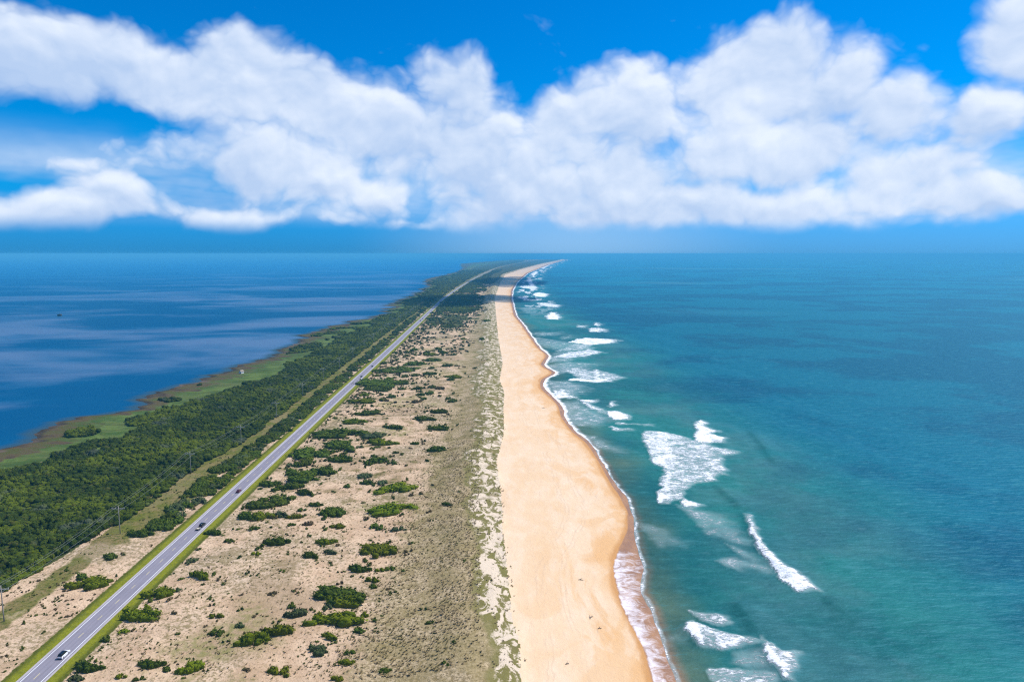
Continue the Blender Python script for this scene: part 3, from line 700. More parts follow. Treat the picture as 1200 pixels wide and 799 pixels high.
TRACED = [  # photo x, y, width, height (px), tone
 (235,677,27,11,'bright'),(206,692,13,8,'grey'),(187,695,37,17,'bright'),(169,716,46,22,'bright'),(143.6,740,13,9,'bright'),(157,739,10,6,'dark'),(123,748,15,10,'dark'),(254,722,17,10,'bright'),
 (253,741,18,13,'dark'),(280,733,14,9,'grey'),(224,783,29,20,'bright'),(176,780,27,11,'dark'),(196,784,13,9,'dark'),(103,781,32,14,'dark'),(87,795,19,12,'grey'),(140,795,14,8,'bright'),(163,797,13,8,'dark'),
 (251,624,20,10,'dark'),(224,657,14,11,'grey'),(277,620,9,6,'dry'),(289,604,26,12,'dark'),(105,684,50,14,'bright'),(97,674,18,11,'dark'),(130,651,19,13,'dark'),(166,624,30,13,'dark'),(186,612,26,12,'dark'),
 (394,697,66,26,'dark'),(404,705,40,14,'bright'),(396,725,60,24,'bright'),(293,749,36,18,'bright'),(326,741,36,14,'bright'),(347,720,26,15,'grey'),(372,760,25,16,'grey'),(386,746,22,11,'bright'),(410,766,13,8,'dark'),
 (406,777,20,10,'bright'),(326,785,25,17,'bright'),(421,739,14,9,'dark'),(452,787,15,11,'dark'),(397,796,17,9,'bright'),(505,736,12,6,'dark'),(532,765,11,5,'dark'),(441,642,46,22,'bright'),(420,665,25,13,'dark'),
 (436,679,18,8,'bright'),(445,667,13,7,'bright'),(457,664,12,9,'dark'),(467,621,17,9,'grey'),(441,614,16,14,'dark'),(396,617,19,7,'bright'),(326,635,30,14,'dark'),(381,635,23,9,'bright'),(364,651,22,9,'dark'),
 (387,647,18,9,'grey'),(346,694,10,8,'dry'),(320,696,12,6,'dry'),(454,691,9,5,'dry'),(544,666,9,4,'dry'),(477,650,8,4,'dry'),(457,592,58,20,'bright'),(466,570,46,19,'bright'),(449,566,14,10,'grey'),(387,599,32,18,'dark'),
 (359,577,22,9,'dark'),(427,558,18,10,'grey'),(429,566,16,8,'dark'),(406,570,11,7,'dark'),(371,591,17,7,'dark'),(439,540,28,9,'dark'),(461,542,13,7,'dark'),(447,517,36,10,'bright'),(440,510,24,8,'grey'),
 (400,537,26,9,'dark'),(510,527,22,9,'dark'),(515,500,28,9,'dark'),(515,482,22,7,'dark'),(532,441,22,6,'bright'),(497,490,30,6,'dark'),(460,501,28,6,'dark'),(524,595,16,6,'dark'),(502,601,10,5,'dark'),
 (397,505,56,13,'dark'),(362,529,40,15,'dark'),(355,543,17,12,'dark'),(400,520,46,11,'dark'),(350,556,48,15,'dark'),(378,552,28,12,'dark'),(322,584,52,20,'dark'),(315,566,22,11,'dark'),(306,604,30,14,'bright'),
 (425,471,34,8,'bright'),(450,446,50,11,'dark'),(445,454,30,8,'dark'),(471,432,40,9,'dark'),(430,484,26,8,'dark'),(415,494,30,8,'bright'),(340,569,34,13,'dark'),(300,592,24,12,'dark'),(328,604,20,9,'grey'),(345,607,18,8,'bright'),(379,531,24,9,'dark'),
 (356,513+20,14,8,'grey'),(269,634,13,8,'dark'),(297,621,14,8,'dark'),(341,617,11,6,'dark'),(352,598,12,6,'dark'),(362,614,14,8,'dry'),(500,540,10,4,'dry'),(487,520,12,5,'dark'),(463,530,10,4,'dark'),(530,470,12,5,'dark'),
 (480,581,9,5,'dry'),(508,570,8,4,'dry'),(425,590,8,4,'dry'),(450,620,7,4,'dry'),(118,760,9,6,'dark'),(210,745,9,6,'dry'),(240,735,8,5,'dry'),(265,752,10,6,'dry'),(300,722,9,6,'dry'),(330,670,10,6,'dry'),(300,650,12,7,'bright'),(282,655,10,6,'dry'),
 (470,448,18,6,'dark'),(490,455,14,5,'dark'),(503,438,18,5,'dark'),(484,426,22,6,'dark'),(505,421,22,6,'dark'),(515,455,12,5,'dry'),(488,470,12,5,'dry'),(505,415,18,5,'bright'),(525,428,14,5,'dark')]
cand = []
def add_shrub(X, Y, w, d, h, tone): cand.append((X, Y, w, d, h, tone))
for px, py, w, h, tone in TRACED:
    X, Y = ground(px, py+h*.30, 1.2); X, Y = float(X), float(Y); D = math.hypot(Y, 100); wm = w/FPX*D
    hm = min(2.8, max(.6, .34*wm)); hm = min(hm, .8*h*D/FPX)
    dep = max(.55*wm, (h*D/FPX - hm*Y/D*.8)*D/100)
    if tone != 'bright' and 285 < Y < 680 and abs(X-float(X_ROAD(Y))) < 48: wm *= 1.22; dep *= 1.35; hm *= 1.1
    add_shrub(X, Y, wm*1.12, min(dep, wm*1.9), hm, tone)
tr_n = len(cand)
def zone_ok(X, Y):
    dr = X-float(X_ROAD(Y))
    return dr > 7.8 and X < float(X_TOE(Y))-14
r2 = random.Random(5)
tx = np.array([c[0] for c in cand]); ty = np.array([c[1] for c in cand]); tw = np.array([c[2] for c in cand])
# more shrubs over the flats: sparse near the camera, thicker further up the island and beside the road
tries = 0
while tries < 26000:
    tries += 1
    Y = 150*math.exp(r2.random()*math.log(2600/150)); X = r2.uniform(float(X_ROAD(Y))+8, float(X_TOE(Y))-12)
    if not zone_ok(X, Y): continue
    gl = float(X_GRASS(Y)); dr = X-float(X_ROAD(Y))
    cl = float(fbm(np.array([X]), np.array([Y]), 1/38, 3, 31)[0])
    p = .06 + .9*float(sst(np.array([cl]), .47, .60)[0])
    p *= .12+.88*float(sst(np.array([Y]), 260, 700)[0])
    p += .75*max(0, 1-dr/38)*(Y > 310)
    p *= .10 if X > gl-2 else 1
    if Y < 420 and X > gl-2: p *= .4
    if r2.random() > p: continue
    big = r2.random()
    w = (1.0+2.2*r2.random()**2) if Y < 450 else (2.0+7*big**2.2)
    if Y > 900: w *= 1.5
    if np.any(np.hypot(tx-X, (ty-Y)*.8) < .42*(tw+w)): continue
    add_shrub(X, Y, w, w*(.7+.9*r2.random()), min(2.6, max(.45, .33*w)), 'dark' if r2.random() < (.45 if Y < 450 else .8) else r2.choice(['dry', 'dry', 'bright', 'grey']) if Y < 450 else r2.choice(['bright', 'grey', 'dark']))
    if len(cand) > 2300: break
    tx = np.append(tx, X); ty = np.append(ty, Y); tw = np.append(tw, w)
for i in range(tr_n):
    X, Y, w, d, h, tone = cand[i]
    if w < 4: continue
    for k in range(2 if w < 8 else 4):
        a = r2.random()*6.283; ww = min(3.2, w*r2.uniform(.14, .34)); q = r2.uniform(.40, .80)
        if tone == 'bright' and w > 9: q *= .9
        xx, yy_ = X+math.cos(a)*w*q, Y+math.sin(a)*max(d, w*.8)*q
        if zone_ok(xx, yy_): add_shrub(xx, yy_, ww, ww*r2.uniform(.8, 1.3), min(2.2, .4*ww), tone if r2.random() < .7 else r2.choice(['dark', 'grey']))
for i in range(900):
    Y = 305*math.exp(r2.random()*math.log(1150/305)); X = float(X_ROAD(Y))+8.5+r2.expovariate(1/(11+Y*.018))
    if X > float(X_GRASS(Y))-8 or float(fbm(np.array([X]), np.array([Y]), 1/24, 3, 611)[0]) < .47: continue
    w = r2.uniform(1.8, 4.5)*(1+max(0, Y-500)/900); add_shrub(X, Y, w, w*r2.uniform(.8, 1.5), min(2.4, .4*w), r2.choice(['dark', 'dark', 'dark', 'bright', 'grey']))
# shrubs in the strip between the power line and the road
for i in range(230):
    Y = 236*math.exp(r2.random()*1.15); X = r2.uniform(float(X_POLE(Y))+8, float(X_ROAD(Y))-8.8)
    w = r2.uniform(3.5, 8); add_shrub(X, Y, w, w*r2.uniform(.8, 1.4), min(2.6, .36*w), r2.choice(['dark', 'dark', 'dark', 'grey']))
for X, Y, w in ((-131, 172, 2.2), (-140, 203, 2.5), (-128, 214, 3.0), (-150, 190, 4.0), (-147, 176, 2.4)):
    add_shrub(X, Y, w, w, .34*w, 'dark')
size = np.array([c[2]*FPX/math.hypot(c[1], 100)*math.sqrt(max(c[4], .1)) for c in cand])
vis = np.array([abs(c[0]) < .76*(math.hypot(c[1], 100))*1.02 and c[1] > 146 for c in cand])
order = np.argsort(-(size*vis))
IND = list(order[:296]); REST = [i for i in range(len(cand)) if i not in set(IND) and vis[i]]
VEH = [('white car', 76, 766), ('black car with trailer', 236, 617), ('red car', 279, 576), ('two dark cars', 430, 436)]
vy = [float(ground(a, b_, 1.5)[1]) for _, a, b_ in VEH]
def band(Y):
    e = [(vy[0]-6, 'before white car'), (vy[0]+14, 'beside white car'), ((vy[0]+vy[1])/2+4, 'just past white car'), (vy[1]-14, 'short of towed trailer'), (vy[1]+12, 'beside towed trailer'),
         (vy[2]+14, 'beside red car'), (vy[2]+90, 'just past red car'), (vy[3]-70, 'between red and paired cars'), (vy[3]+50, 'beside paired dark cars'), (vy[3]+250, 'past paired dark cars')]
    for lim, s in e:
        if Y < lim: return s
    return 'where road narrows away'
ORD = ['first', 'second', 'third', 'fourth', 'fifth', 'sixth', 'seventh', 'eighth', 'ninth', 'tenth', 'eleventh', 'twelfth', 'thirteenth', 'fourteenth', 'fifteenth', 'sixteenth', 'seventeenth', 'eighteenth', 'nineteenth', 'twentieth']
TONE = {'dark': 'dark green', 'bright': 'bright green', 'grey': 'grey green', 'dry': 'brown'}
combo = {}
for i in IND:
    X, Y, w, d, h, tone = cand[i]; dr = X-float(X_ROAD(Y))
    sz = 'broad' if w > 7.5 else 'medium' if w > 3.2 else 'small'
    side = 'left of road' if dr < 0 else 'on sand'
    combo.setdefault((sz, tone, side, band(Y)), []).append(i)
def shrub_obj(i):
    X, Y, w, d, h, tone = cand[i]
    cls = 'broad' if w > 6.5 else 'medium' if w > 2.9 else 'small'
    me = SHAPE[cls][r2.randrange(len(SHAPE[cls]))]
    o = link('shrub', me); o.location = (X, Y, float(zland(X, Y))-.08)
    b = BASE_R[cls]*1.0
    flip = r2.choice((0, math.pi)); o.rotation_euler = (0, 0, flip + r2.uniform(-.5, .5))
    hh = {'broad': 1.9, 'medium': 1.6, 'small': 1.0}[cls]
    o.scale = (w/2/b*1.08, d/2/b*1.08, h/hh*1.1)
    o.material_slots[0].link = 'OBJECT'; o.material_slots[0].material = LEAF[tone]
    return o
for key, ids in combo.items():
    sz, tone, side, bd = key
    ids.sort(key=lambda i: abs(cand[i][0]-float(X_ROAD(cand[i][1]))))
    noun = {'broad': 'broad %s shrub patch', 'medium': '%s shrub', 'small': 'small %s shrub'}[sz] % TONE[tone]
    for k, i in enumerate(ids):
        o = shrub_obj(i)
        lab = f'{noun} {side} {bd}'
        if len(ids) > 1: lab += f', {ORD[k]} from road' if k < len(ORD) else ', far from road'
        tag(o, lab, 'shrub', ('scrub between the road and the power line' if side.startswith('left') else 'shrubs scattered over the sandy dune flats'))

def scatter_mesh(name, protos, items, mat, label, cat, kind='stuff'):
    """items: (proto index, x, y, z, sx, sy, sz, rot) joined into one mesh"""
    Vs, Fs, Ts = [], [], []; base = 0
    for pi, x, y, z, sx, sy, sz, rt in items:
        V, F, T = protos[pi]; c, s = math.cos(rt), math.sin(rt)
        vx, vy_ = V[:, 0]*sx, V[:, 1]*sy
        Vs.append(np.stack([vx*c-vy_*s+x, vx*s+vy_*c+y, V[:, 2]*sz+z], 1)); Fs.append(F+base); Ts.append(T*(.75)+.25*r2.random()); base += len(V)
    me = crown_mesh(name, np.concatenate(Vs), np.concatenate(Fs), np.concatenate(Ts), mat)
    return tag(link(name, me), label, cat, kind=kind)
# smaller and farther shrubs, past the three hundred that show largest
PS = [blob_set(1.1, 2, 1.0, .55, 400+i) for i in range(4)]
M_SCRUB, g, b = material('scrub_leaves'); t_ = g.attr('tint'); p_ = g.pos()
g.put(b.inputs['Base Color'], g.mix(g.ss(g.noise(p_, .25, 2), .50, .60), g.mix(t_, (.024, .036, .005), (.09, .12, .012)), g.mix(t_, (.05, .036, .014), (.15, .11, .05))))
it = []
for i in REST:
    X, Y, w, d, h, tone = cand[i]
    it.append((r2.randrange(4), X, Y, float(zland(X, Y))-.05, w/2.1, d/2.1, h*1.1, r2.random()*6.28))
for i in range(5200):
    Y = 150*math.exp(r2.random()*math.log(620/150)); X = r2.uniform(float(X_ROAD(Y))+7.6, min(float(X_TOE(Y))-16, float(X_GRASS(Y))+14))
    if r2.random() > float(sst(fbm(np.array([X]), np.array([Y]), 1/16, 3, 233), .42, .62)[0])*.9+.05: continue
    w = .35+.75*r2.random()**2; it.append((r2.randrange(4), X, Y, float(zland(X, Y))-.05, w/2.1, w/2.1*r2.uniform(.7, 1.5), w*.5, r2.random()*6.28))
for i in range(1500):
    Y = 150*math.exp(r2.random()*math.log(330/150)); X = r2.uniform(float(X_POLE(Y))-9, float(X_ROAD(Y))-7.6)
    if r2.random() > float(sst(fbm(np.array([X]), np.array([Y]), 1/14, 3, 277), .42, .60)[0])*.9+.06: continue
    w = .4+1.3*r2.random()**2.5; it.append((r2.randrange(4), X, Y, float(zland(X, Y))-.05, w/2.1, w/2.1*r2.uniform(.7, 1.5), w*.5, r2.random()*6.28))
if it: scatter_mesh('scrub', PS, it, M_SCRUB, 'low dark scrub and dead tufts dotted over the sandy flats', 'scrub')

# thicket: the dense wood of wax myrtle between marsh and clearing
it = []
PT = [crown([(0, 0, .6, 1, 1, .85), (.5, .3, .5, .6, .6, .7)], .34, 1.1, np.random.default_rng(500+i), .86) for i in range(5)]
PT += [crown([(0, 0, .5, 1, 1, .8)], .5, .9, np.random.default_rng(520+i), .9) for i in range(4)]
def thicket_at(X, Y):
    t = np.zeros(X.shape)
    dth = X-X_THICK(Y); dp = X-X_POLE(Y)
    bay = 9*(fbm(X, Y, 1/25, 3, 71)-.5)
    lim = np.interp(Y, [-300, 140, 185, 203, 232, 243, 262, 300, 2000], [-14, -14, -13, -11, -6, -3.5, -1.5, -1, 0])
    a = (dth+bay*1.5 > 0) & (dp + .55*bay < lim)
    rt = (dp > 7+.5*bay) & (X < X_ROAD(Y)-7.8+.3*bay*(Y < 700)-np.clip(Y-500, 0, 4000)*.0032) & (Y > 262) & (fbm(X, Y, 1/11, 3, 8) > .42)
    mr = (dth < 0) & (dth > -60) & (X > X_SOUND(Y)+14) & (fbm(X, Y*.7, 1/20, 3, 171) > .575+.10*sst(-dth, 0, 50))
    frt = (X > X_ROAD(Y)+8+np.clip(Y-500, 0, 4000)*.0032) & (Y > 1150) & (X < X_GRASS(Y)-6) & (fbm(X, Y, 1/40, 4, 31)+.18*sst(Y, 600, 1500)-.25*sst(X, X_GRASS(Y)-45, X_GRASS(Y)) > .535)
    return a | rt | frt | mr
rt_ = np.random.default_rng(99)
y = 150.0
while y < 4200:
    sp = 1.75 if y < 420 else 1.75*(y/420)**.85
    xa, xb = max(float(X_THICK(y))-60, -.80*math.hypot(y, 100)-12), float(X_GRASS(y))
    xs = np.arange(xa, xb, sp) + rt_.uniform(-.8, .8, len(np.arange(xa, xb, sp)))*sp
    ys = y + rt_.uniform(-.8, .8, len(xs))*sp
    ok = thicket_at(xs, ys)
    xs, ys = xs[ok], ys[ok]
    if len(xs):
        zz = zland(xs, ys); hn = fbm(xs, ys, 1/9, 3, 81)
        for X, Y, Z, q in zip(xs, ys, zz, hn):
            s = sp*(.5+.75*rt_.random()**1.5); hh = (.8+2.5*q)*(.6+.7*rt_.random()); far_ = y > 700
            if X > float(X_POLE(Y))+3 and y < 1150: hh *= .75
            it.append((int(rt_.integers(5, 9)) if far_ else int(rt_.integers(0, 5)), X, Y, Z-.2, s, s*(.9+.4*rt_.random()), hh*.72 + (0 if not far_ else .6), rt_.random()*6.28))
    y += sp*.95
print('thicket crowns', len(it), 'shrubs', len(IND), 'rest', len(REST))
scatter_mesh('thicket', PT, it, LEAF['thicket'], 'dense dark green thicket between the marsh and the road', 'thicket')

# dune grass: tufts of blades
def tuft(seed):
    r = np.random.default_rng(seed); n = 9
    Vv, Ff = [], []
    for k in range(n):
        t = r.random()*6.283; l = .25+.3*r.random(); c = np.array([math.cos(t), math.sin(t), 0]); w = np.array([-c[1], c[0], 0])*.09
        b0 = c*.08*r.random(); top = b0 + c*l*.9 + np.array([0, 0, l])
        mid = b0 + c*l*.35 + np.array([0, 0, l*.7])
        Vv += [b0-w, b0+w, mid+w, mid-w, top-w*.3, top+w*.3]; Ff += [[6*k, 6*k+1, 6*k+2, 6*k+3], [6*k+3, 6*k+2, 6*k+5, 6*k+4]]
    return np.array(Vv), np.array(Ff), r.random(len(Ff))
TU = [tuft(i) for i in range(6)]
M_GRASS = leafmat('dune_grass_blades', (.17, .13, .05), (.48, .37, .19), (.26, .23, .075))
it = []
n = 28000
Yt = 148*np.exp(rt_.random(n)*math.log(480/148)); lo = X_ROAD(Yt)+7.6; Xt = lo + rt_.random(n)*(X_TOE(Yt)-lo+1)
glt = X_GRASS(Yt); cov = .10+.9*sst(Xt, glt-22, glt+10); cov *= .35+.9*sst(fbm(Xt, Yt, 1/9, 3, 15), .35, .6)
cov = np.where(Xt > X_TOE(Yt)-9, .18*sst(fbm(Xt, Yt, 1/5, 3, 19), .45, .55), cov)
k = rt_.random(n) < cov; Xt, Yt = Xt[k], Yt[k]; Zt = zland(Xt, Yt)
for X, Y, Z in zip(Xt, Yt, Zt):
    s = (.45+.5*rt_.random())*(1-.5*max(0, (Y-330)/150))
    it.append((int(rt_.integers(0, 6)), X, Y, Z-.03, s, s, s, rt_.random()*6.28))
scatter_mesh('dune_grass', TU, it, M_GRASS, 'dry tan and olive grass tufts on the foredune', 'grass')

# ------------------------------------------------------------------ power line
def tube(bm, pts, rad, seg=8, r1=None):
    rings = []
    P = [Vector(p) for p in pts]
    for i, p in enumerate(P):
        d = (P[min(i+1, len(P)-1)]-P[max(i-1, 0)]).normalized(); a = d.orthogonal().normalized(); b_ = d.cross(a)
        q = rad if r1 is None else rad+(r1-rad)*i/(len(P)-1)
        rings.append([bm.verts.new(p+a*math.cos(k*6.2832/seg)*q+b_*math.sin(k*6.2832/seg)*q) for k in range(seg)])
    for A, B in zip(rings, rings[1:]):
        for k in range(seg): bm.faces.new((A[k], A[(k+1) % seg], B[(k+1) % seg], B[k]))
    bm.faces.new(rings[0][::-1]); bm.faces.new(rings[-1])
def box(bm, c, s, bev=0):
    r = bmesh.ops.create_cube(bm, size=1, matrix=Matrix.Translation(c) @ Matrix.Diagonal((*s, 1)))
    if bev: bmesh.ops.bevel(bm, geom=list({e for v in r['verts'] for e in v.link_edges}), offset=bev, segments=2, affect='EDGES')
def done(bm, name, mat, parent=None, smooth=False):
    me = bpy.data.meshes.new(name); bmesh.ops.recalc_face_normals(bm, faces=bm.faces); bm.to_mesh(me); bm.free()
    me.materials.append(mat)
    if smooth: me.polygons.foreach_set('use_smooth', [True]*len(me.polygons))
    return link(name, me, parent)
M_POLE, M_ARM = plain('weathered_pole_wood', (.30, .27, .23), .85), plain('grey_crossarm_wood', (.52, .50, .46), .8)
M_INS, M_WIRE = plain('grey_insulator', (.45, .46, .48), .3), plain('dull_wire', (.28, .29, .28), .5)
PH, ARM = 10.2, 9.3
POLE_Y = [float(v) for v in _ply[:4]] + [float(_ply[3]+(_ply[4]-_ply[3])*k/3) for k in (1, 2, 3)] + [float(_ply[4]+58*k) for k in range(1, 14)]
def heading(Y): return math.atan2(-(float(X_POLE(Y+10))-float(X_POLE(Y-10))), 20)
def make_pole():
    t = empty('utility_pole', (0, 0, 0))
    bm = bmesh.new(); tube(bm, [(0, 0, -.4), (0, 0, 3), (0, 0, 7), (0, 0, PH)], .17, 10, .11); done(bm, 'post', M_POLE, t, True)
    bm = bmesh.new(); box(bm, (0, -.16, ARM), (4.4, .14, .17), .02); done(bm, 'crossarm', M_ARM, t)
    for s in (-1, 1):
        bm = bmesh.new(); tube(bm, [(s*.95, -.2, ARM-.06), (0, -.16, ARM-.85)], .025, 6); done(bm, 'brace', M_ARM, t)
    for x_ in (-2.05, -.9, 2.05):
        bm = bmesh.new()
        for k, q in enumerate((.05, .10, .05, .10, .05)): tube(bm, [(x_, -.16, ARM+.08+.06*k), (x_, -.16, ARM+.14+.06*k)], q, 8)
        done(bm, 'insulator', M_INS, t)
    return t
def copy_tree(o, parent=None):
    c = o.copy(); COL.objects.link(c); c.parent = parent
    for ch in o.children: copy_tree(ch, c)
    return c
PP = []
pole0 = make_pole()
PLAB = ['brown wooden power pole on grass beside the sand, grey crossarm', 'wooden power pole on the sandy edge of the dark thicket', 'pale wooden power pole in the clearing level with the red car',
        'pale wooden power pole in the clearing just beyond the red car']
for k, Y in enumerate(POLE_Y):
    o = pole0 if k == 0 else copy_tree(pole0)
    X = float(X_POLE(Y)); o.location = (X, Y, float(zland(X, Y))); o.rotation_euler = (0, 0, heading(Y))
    lab = PLAB[k] if k < 4 else f'weathered power pole in the far clearing, {ORD[k]} along the line from the camera'
    tag(o, lab, 'power pole', 'power poles along the clearing'); PP.append(o)
for x_ in (-2.05, -.9, 2.05):
    bm = bmesh.new(); pts = []
    ext = [(float(X_POLE(120)), 120)] + [(p.location.x, p.location.y) for p in PP]
    zs = [float(zland(a, b_)) + ARM+.42 for a, b_ in ext]
    for (a, za), (b_, zb) in zip(zip(ext, zs), zip(ext[1:], zs[1:])):
        for j in range(10):
            t = j/10; pts.append((a[0]+(b_[0]-a[0])*t+x_, a[1]+(b_[1]-a[1])*t-.16, za+(zb-za)*t-1.0*4*t*(1-t)))
    pts.append((ext[-1][0]+x_, ext[-1][1]-.16, zs[-1]))
    tube(bm, pts, .022, 5)
    side = {-2.05: 'at the thicket end', -.9: 'between the other two wires', 2.05: 'at the road end'}[x_]
    tag(done(bm, 'overhead_wire', M_WIRE), f'thin grey overhead wire strung {side} of the pole crossarms', 'power line', 'wires of the power line')

# ------------------------------------------------------------------ vehicles
M_GLASS = plain('tinted_glass', (.012, .014, .02), .08, 0, .6); M_TYRE = plain('tyre_rubber', (.02, .02, .02), .8)
M_RIM = plain('alloy_rim', (.45, .45, .47), .3, .8); M_RED = plain('tail_lamp_red', (.45, .02, .02), .3); M_BLK = plain('black_trim', (.02, .02, .022), .45)
M_LAMP = plain('lamp_lens', (.7, .7, .72), .15)
def loft(bm, prof, w0, w1, zsplit):
    """side profile (y,z) lofted across x; the half width narrows from w0 at zsplit to w1 at the top"""
    zt = max(p[1] for p in prof)
    def hw(z): return w0 if z <= zsplit else w0+(w1-w0)*(z-zsplit)/(zt-zsplit)
    cols = []
    for s in (-1, -.93, .93, 1):
        f = s if abs(s) < 1 else s
        cols.append([bm.verts.new((f*hw(z), y_, z if abs(s) < 1 else z-.035)) for y_, z in prof])
    n = len(prof)
    for A, B in zip(cols, cols[1:]):
        for k in range(n): bm.faces.new((A[k], A[(k+1) % n], B[(k+1) % n], B[k]))
    bm.faces.new(cols[0]); bm.faces.new(cols[-1][::-1])
def make_car(paint, kind='suv', roofmat=None):
    L = {'suv': 4.75, 'sedan': 4.6}[kind]; h = {'suv': 1.72, 'sedan': 1.45}[kind]; b0 = {'suv': 1.02, 'sedan': .92}[kind]
    hl = L/2; t = empty('car', (0, 0, 0))
    bm = bmesh.new()        # +y is the front
    loft(bm, [(-hl, .38), (-hl-.03, .62), (-hl+.05, b0-.04), (-hl+.3, b0+.03), (.75, b0+.04), (hl-1.0, b0-.06), (hl-.15, b0-.2), (hl, .62), (hl-.04, .36), (hl-.4, .25), (-hl+.35, .25)], .92, .84, .7)
    done(bm, 'body', paint, t)
    rb, rf = (-hl+.55, .55) if kind == 'suv' else (-hl+1.25, .35)
    bb = -hl+.12 if kind == 'suv' else -hl+.55
    bm = bmesh.new(); loft(bm, [(bb, b0), (rb, h-.07), (rf, h-.06), (1.25, b0+.02)], .80, .64, b0); done(bm, 'windows', M_GLASS, t)
    bm = bmesh.new(); loft(bm, [(rb-.06, h-.085), (rb+.1, h), (rf-.15, h+.01), (rf+.05, h-.07)], .66, .62, h-.2); done(bm, 'roof', roofmat or paint, t)
    for s in (-1, 1):
        for y_ in (-hl+.95, hl-.92):
            bm = bmesh.new(); tube(bm, [(s*.70, y_, .33), (s*.93, y_, .33)], .335, 16); w = done(bm, 'wheel', M_TYRE, t)
            bm = bmesh.new(); tube(bm, [(s*.90, y_, .33), (s*.945, y_, .33)], .21, 12); done(bm, 'rim', M_RIM, w)
        bm = bmesh.new(); box(bm, (s*.70, -hl+.03, b0-.18), (.34, .08, .16), .01); done(bm, 'tail_lamp', M_RED, t)
        bm = bmesh.new(); box(bm, (s*.66, hl-.10, b0-.26), (.36, .14, .13), .01); done(bm, 'headlight', M_LAMP, t)
        bm = bmesh.new(); box(bm, (s*.98, .95, b0+.07), (.2, .14, .13), .02); done(bm, 'mirror', paint, t)
    bm = bmesh.new(); box(bm, (0, -hl-.02, .46), (1.66, .14, .22), .03); done(bm, 'rear_bumper', M_BLK, t)
    t.scale = (1/K, 1/K, 1/K)
    return t
def on_road(o, px, py, lane=None, flip=False):
    X, Y = ground(px, py, 1.57); X, Y = float(X), float(Y)
    if lane is not None: X = float(X_ROAD(Y))+lane
    o.location = (X, Y, 1.568)
    th = math.atan2(-(float(X_ROAD(Y+5))-float(X_ROAD(Y-5))), 10)
    o.rotation_euler = (0, 0, th + (math.pi if flip else 0)); return o
P_WHITE, P_BLACK, P_RED, P_NAVY, P_GREY, P_SILV = (plain('white_car_paint', (.78, .78, .8), .25), plain('black_car_paint', (.012, .013, .02), .2), plain('maroon_car_paint', (.11, .012, .018), .25),
    plain('navy_car_paint', (.02, .03, .06), .25), plain('charcoal_car_paint', (.05, .055, .06), .3), plain('silver_car_paint', (.5, .5, .54), .3, .4))
CG = 'cars driving up the road'
tag(on_road(make_car(P_WHITE, 'suv', M_GLASS), 77, 768, 1.22), 'white car with black glass roof driving up the road', 'car', CG)
suv = tag(on_road(make_car(P_BLACK, 'suv'), 237, 616, 1.22), 'black car towing a small pale trailer', 'car', CG)
tag(on_road(make_car(P_RED, 'sedan'), 279.6, 576, 1.22), 'dark red car ahead of the towed trailer', 'car', CG)
tag(on_road(make_car(P_GREY, 'sedan'), 423.5, 441.5, 1.22), 'charcoal car, rear one of two following each other', 'car', CG)
tag(on_road(make_car(P_NAVY, 'suv', P_SILV), 435.5, 429.5, 1.22), 'dark blue car with silver roof, front one of two', 'car', CG)
tag(on_road(make_car(P_GREY, 'suv'), 493, 376, 1.22), 'dark grey car far up the road, first past the paired cars', 'car', CG)
tag(on_road(make_car(P_BLACK, 'sedan'), 496, 373.6, 1.22), 'black car farthest up the road', 'car', CG)
# utility trailer behind the black car
t = empty('utility_trailer', (0, 0, 0))
M_TRW, M_TRM = plain('pale_trailer_boards', (.55, .50, .42), .8), plain('galvanised_steel', (.32, .32, .33), .4, .6)
bm = bmesh.new(); box(bm, (0, 0, .58), (1.62, 2.5, .06)); done(bm, 'deck', M_TRW, t)
for s in (-1, 1):
    bm = bmesh.new(); box(bm, (s*.83, 0, .77), (.05, 2.56, .42)); done(bm, 'side_board', M_TRM, t)
    bm = bmesh.new(); tube(bm, [(s*.88, -.2, .31), (s*1.06, -.2, .31)], .31, 14); w = done(bm, 'wheel', M_TYRE, t)
    bm = bmesh.new(); tube(bm, [(s*1.0, -.2, .31), (s*1.075, -.2, .31)], .17, 10); done(bm, 'rim', M_RIM, w)
    bm = bmesh.new(); box(bm, (s*.97, -.2, .66), (.24, .8, .04)); done(bm, 'mudguard', M_BLK, t)
    bm = bmesh.new(); box(bm, (s*.7, -1.33, .62), (.2, .05, .1)); done(bm, 'tail_lamp', M_RED, t)
bm = bmesh.new(); box(bm, (0, -1.29, .74), (1.6, .05, .36)); done(bm, 'tailgate', M_BLK, t)
bm = bmesh.new(); box(bm, (0, 1.29, .77), (1.6, .05, .42)); done(bm, 'front_board', M_TRM, t)
bm = bmesh.new()
for s in (-1, 1): tube(bm, [(s*.6, 1.2, .5), (0, 2.35, .5)], .045, 6)
done(bm, 'drawbar', M_TRM, t)
y_ = suv.location.y-4.85/K
t.scale = (1/K, 1/K, 1/K); t.location = (float(X_ROAD(y_))+1.22, y_, 1.568); t.rotation_euler = suv.rotation_euler
tag(t, 'small pale open trailer towed behind the black car', 'trailer')

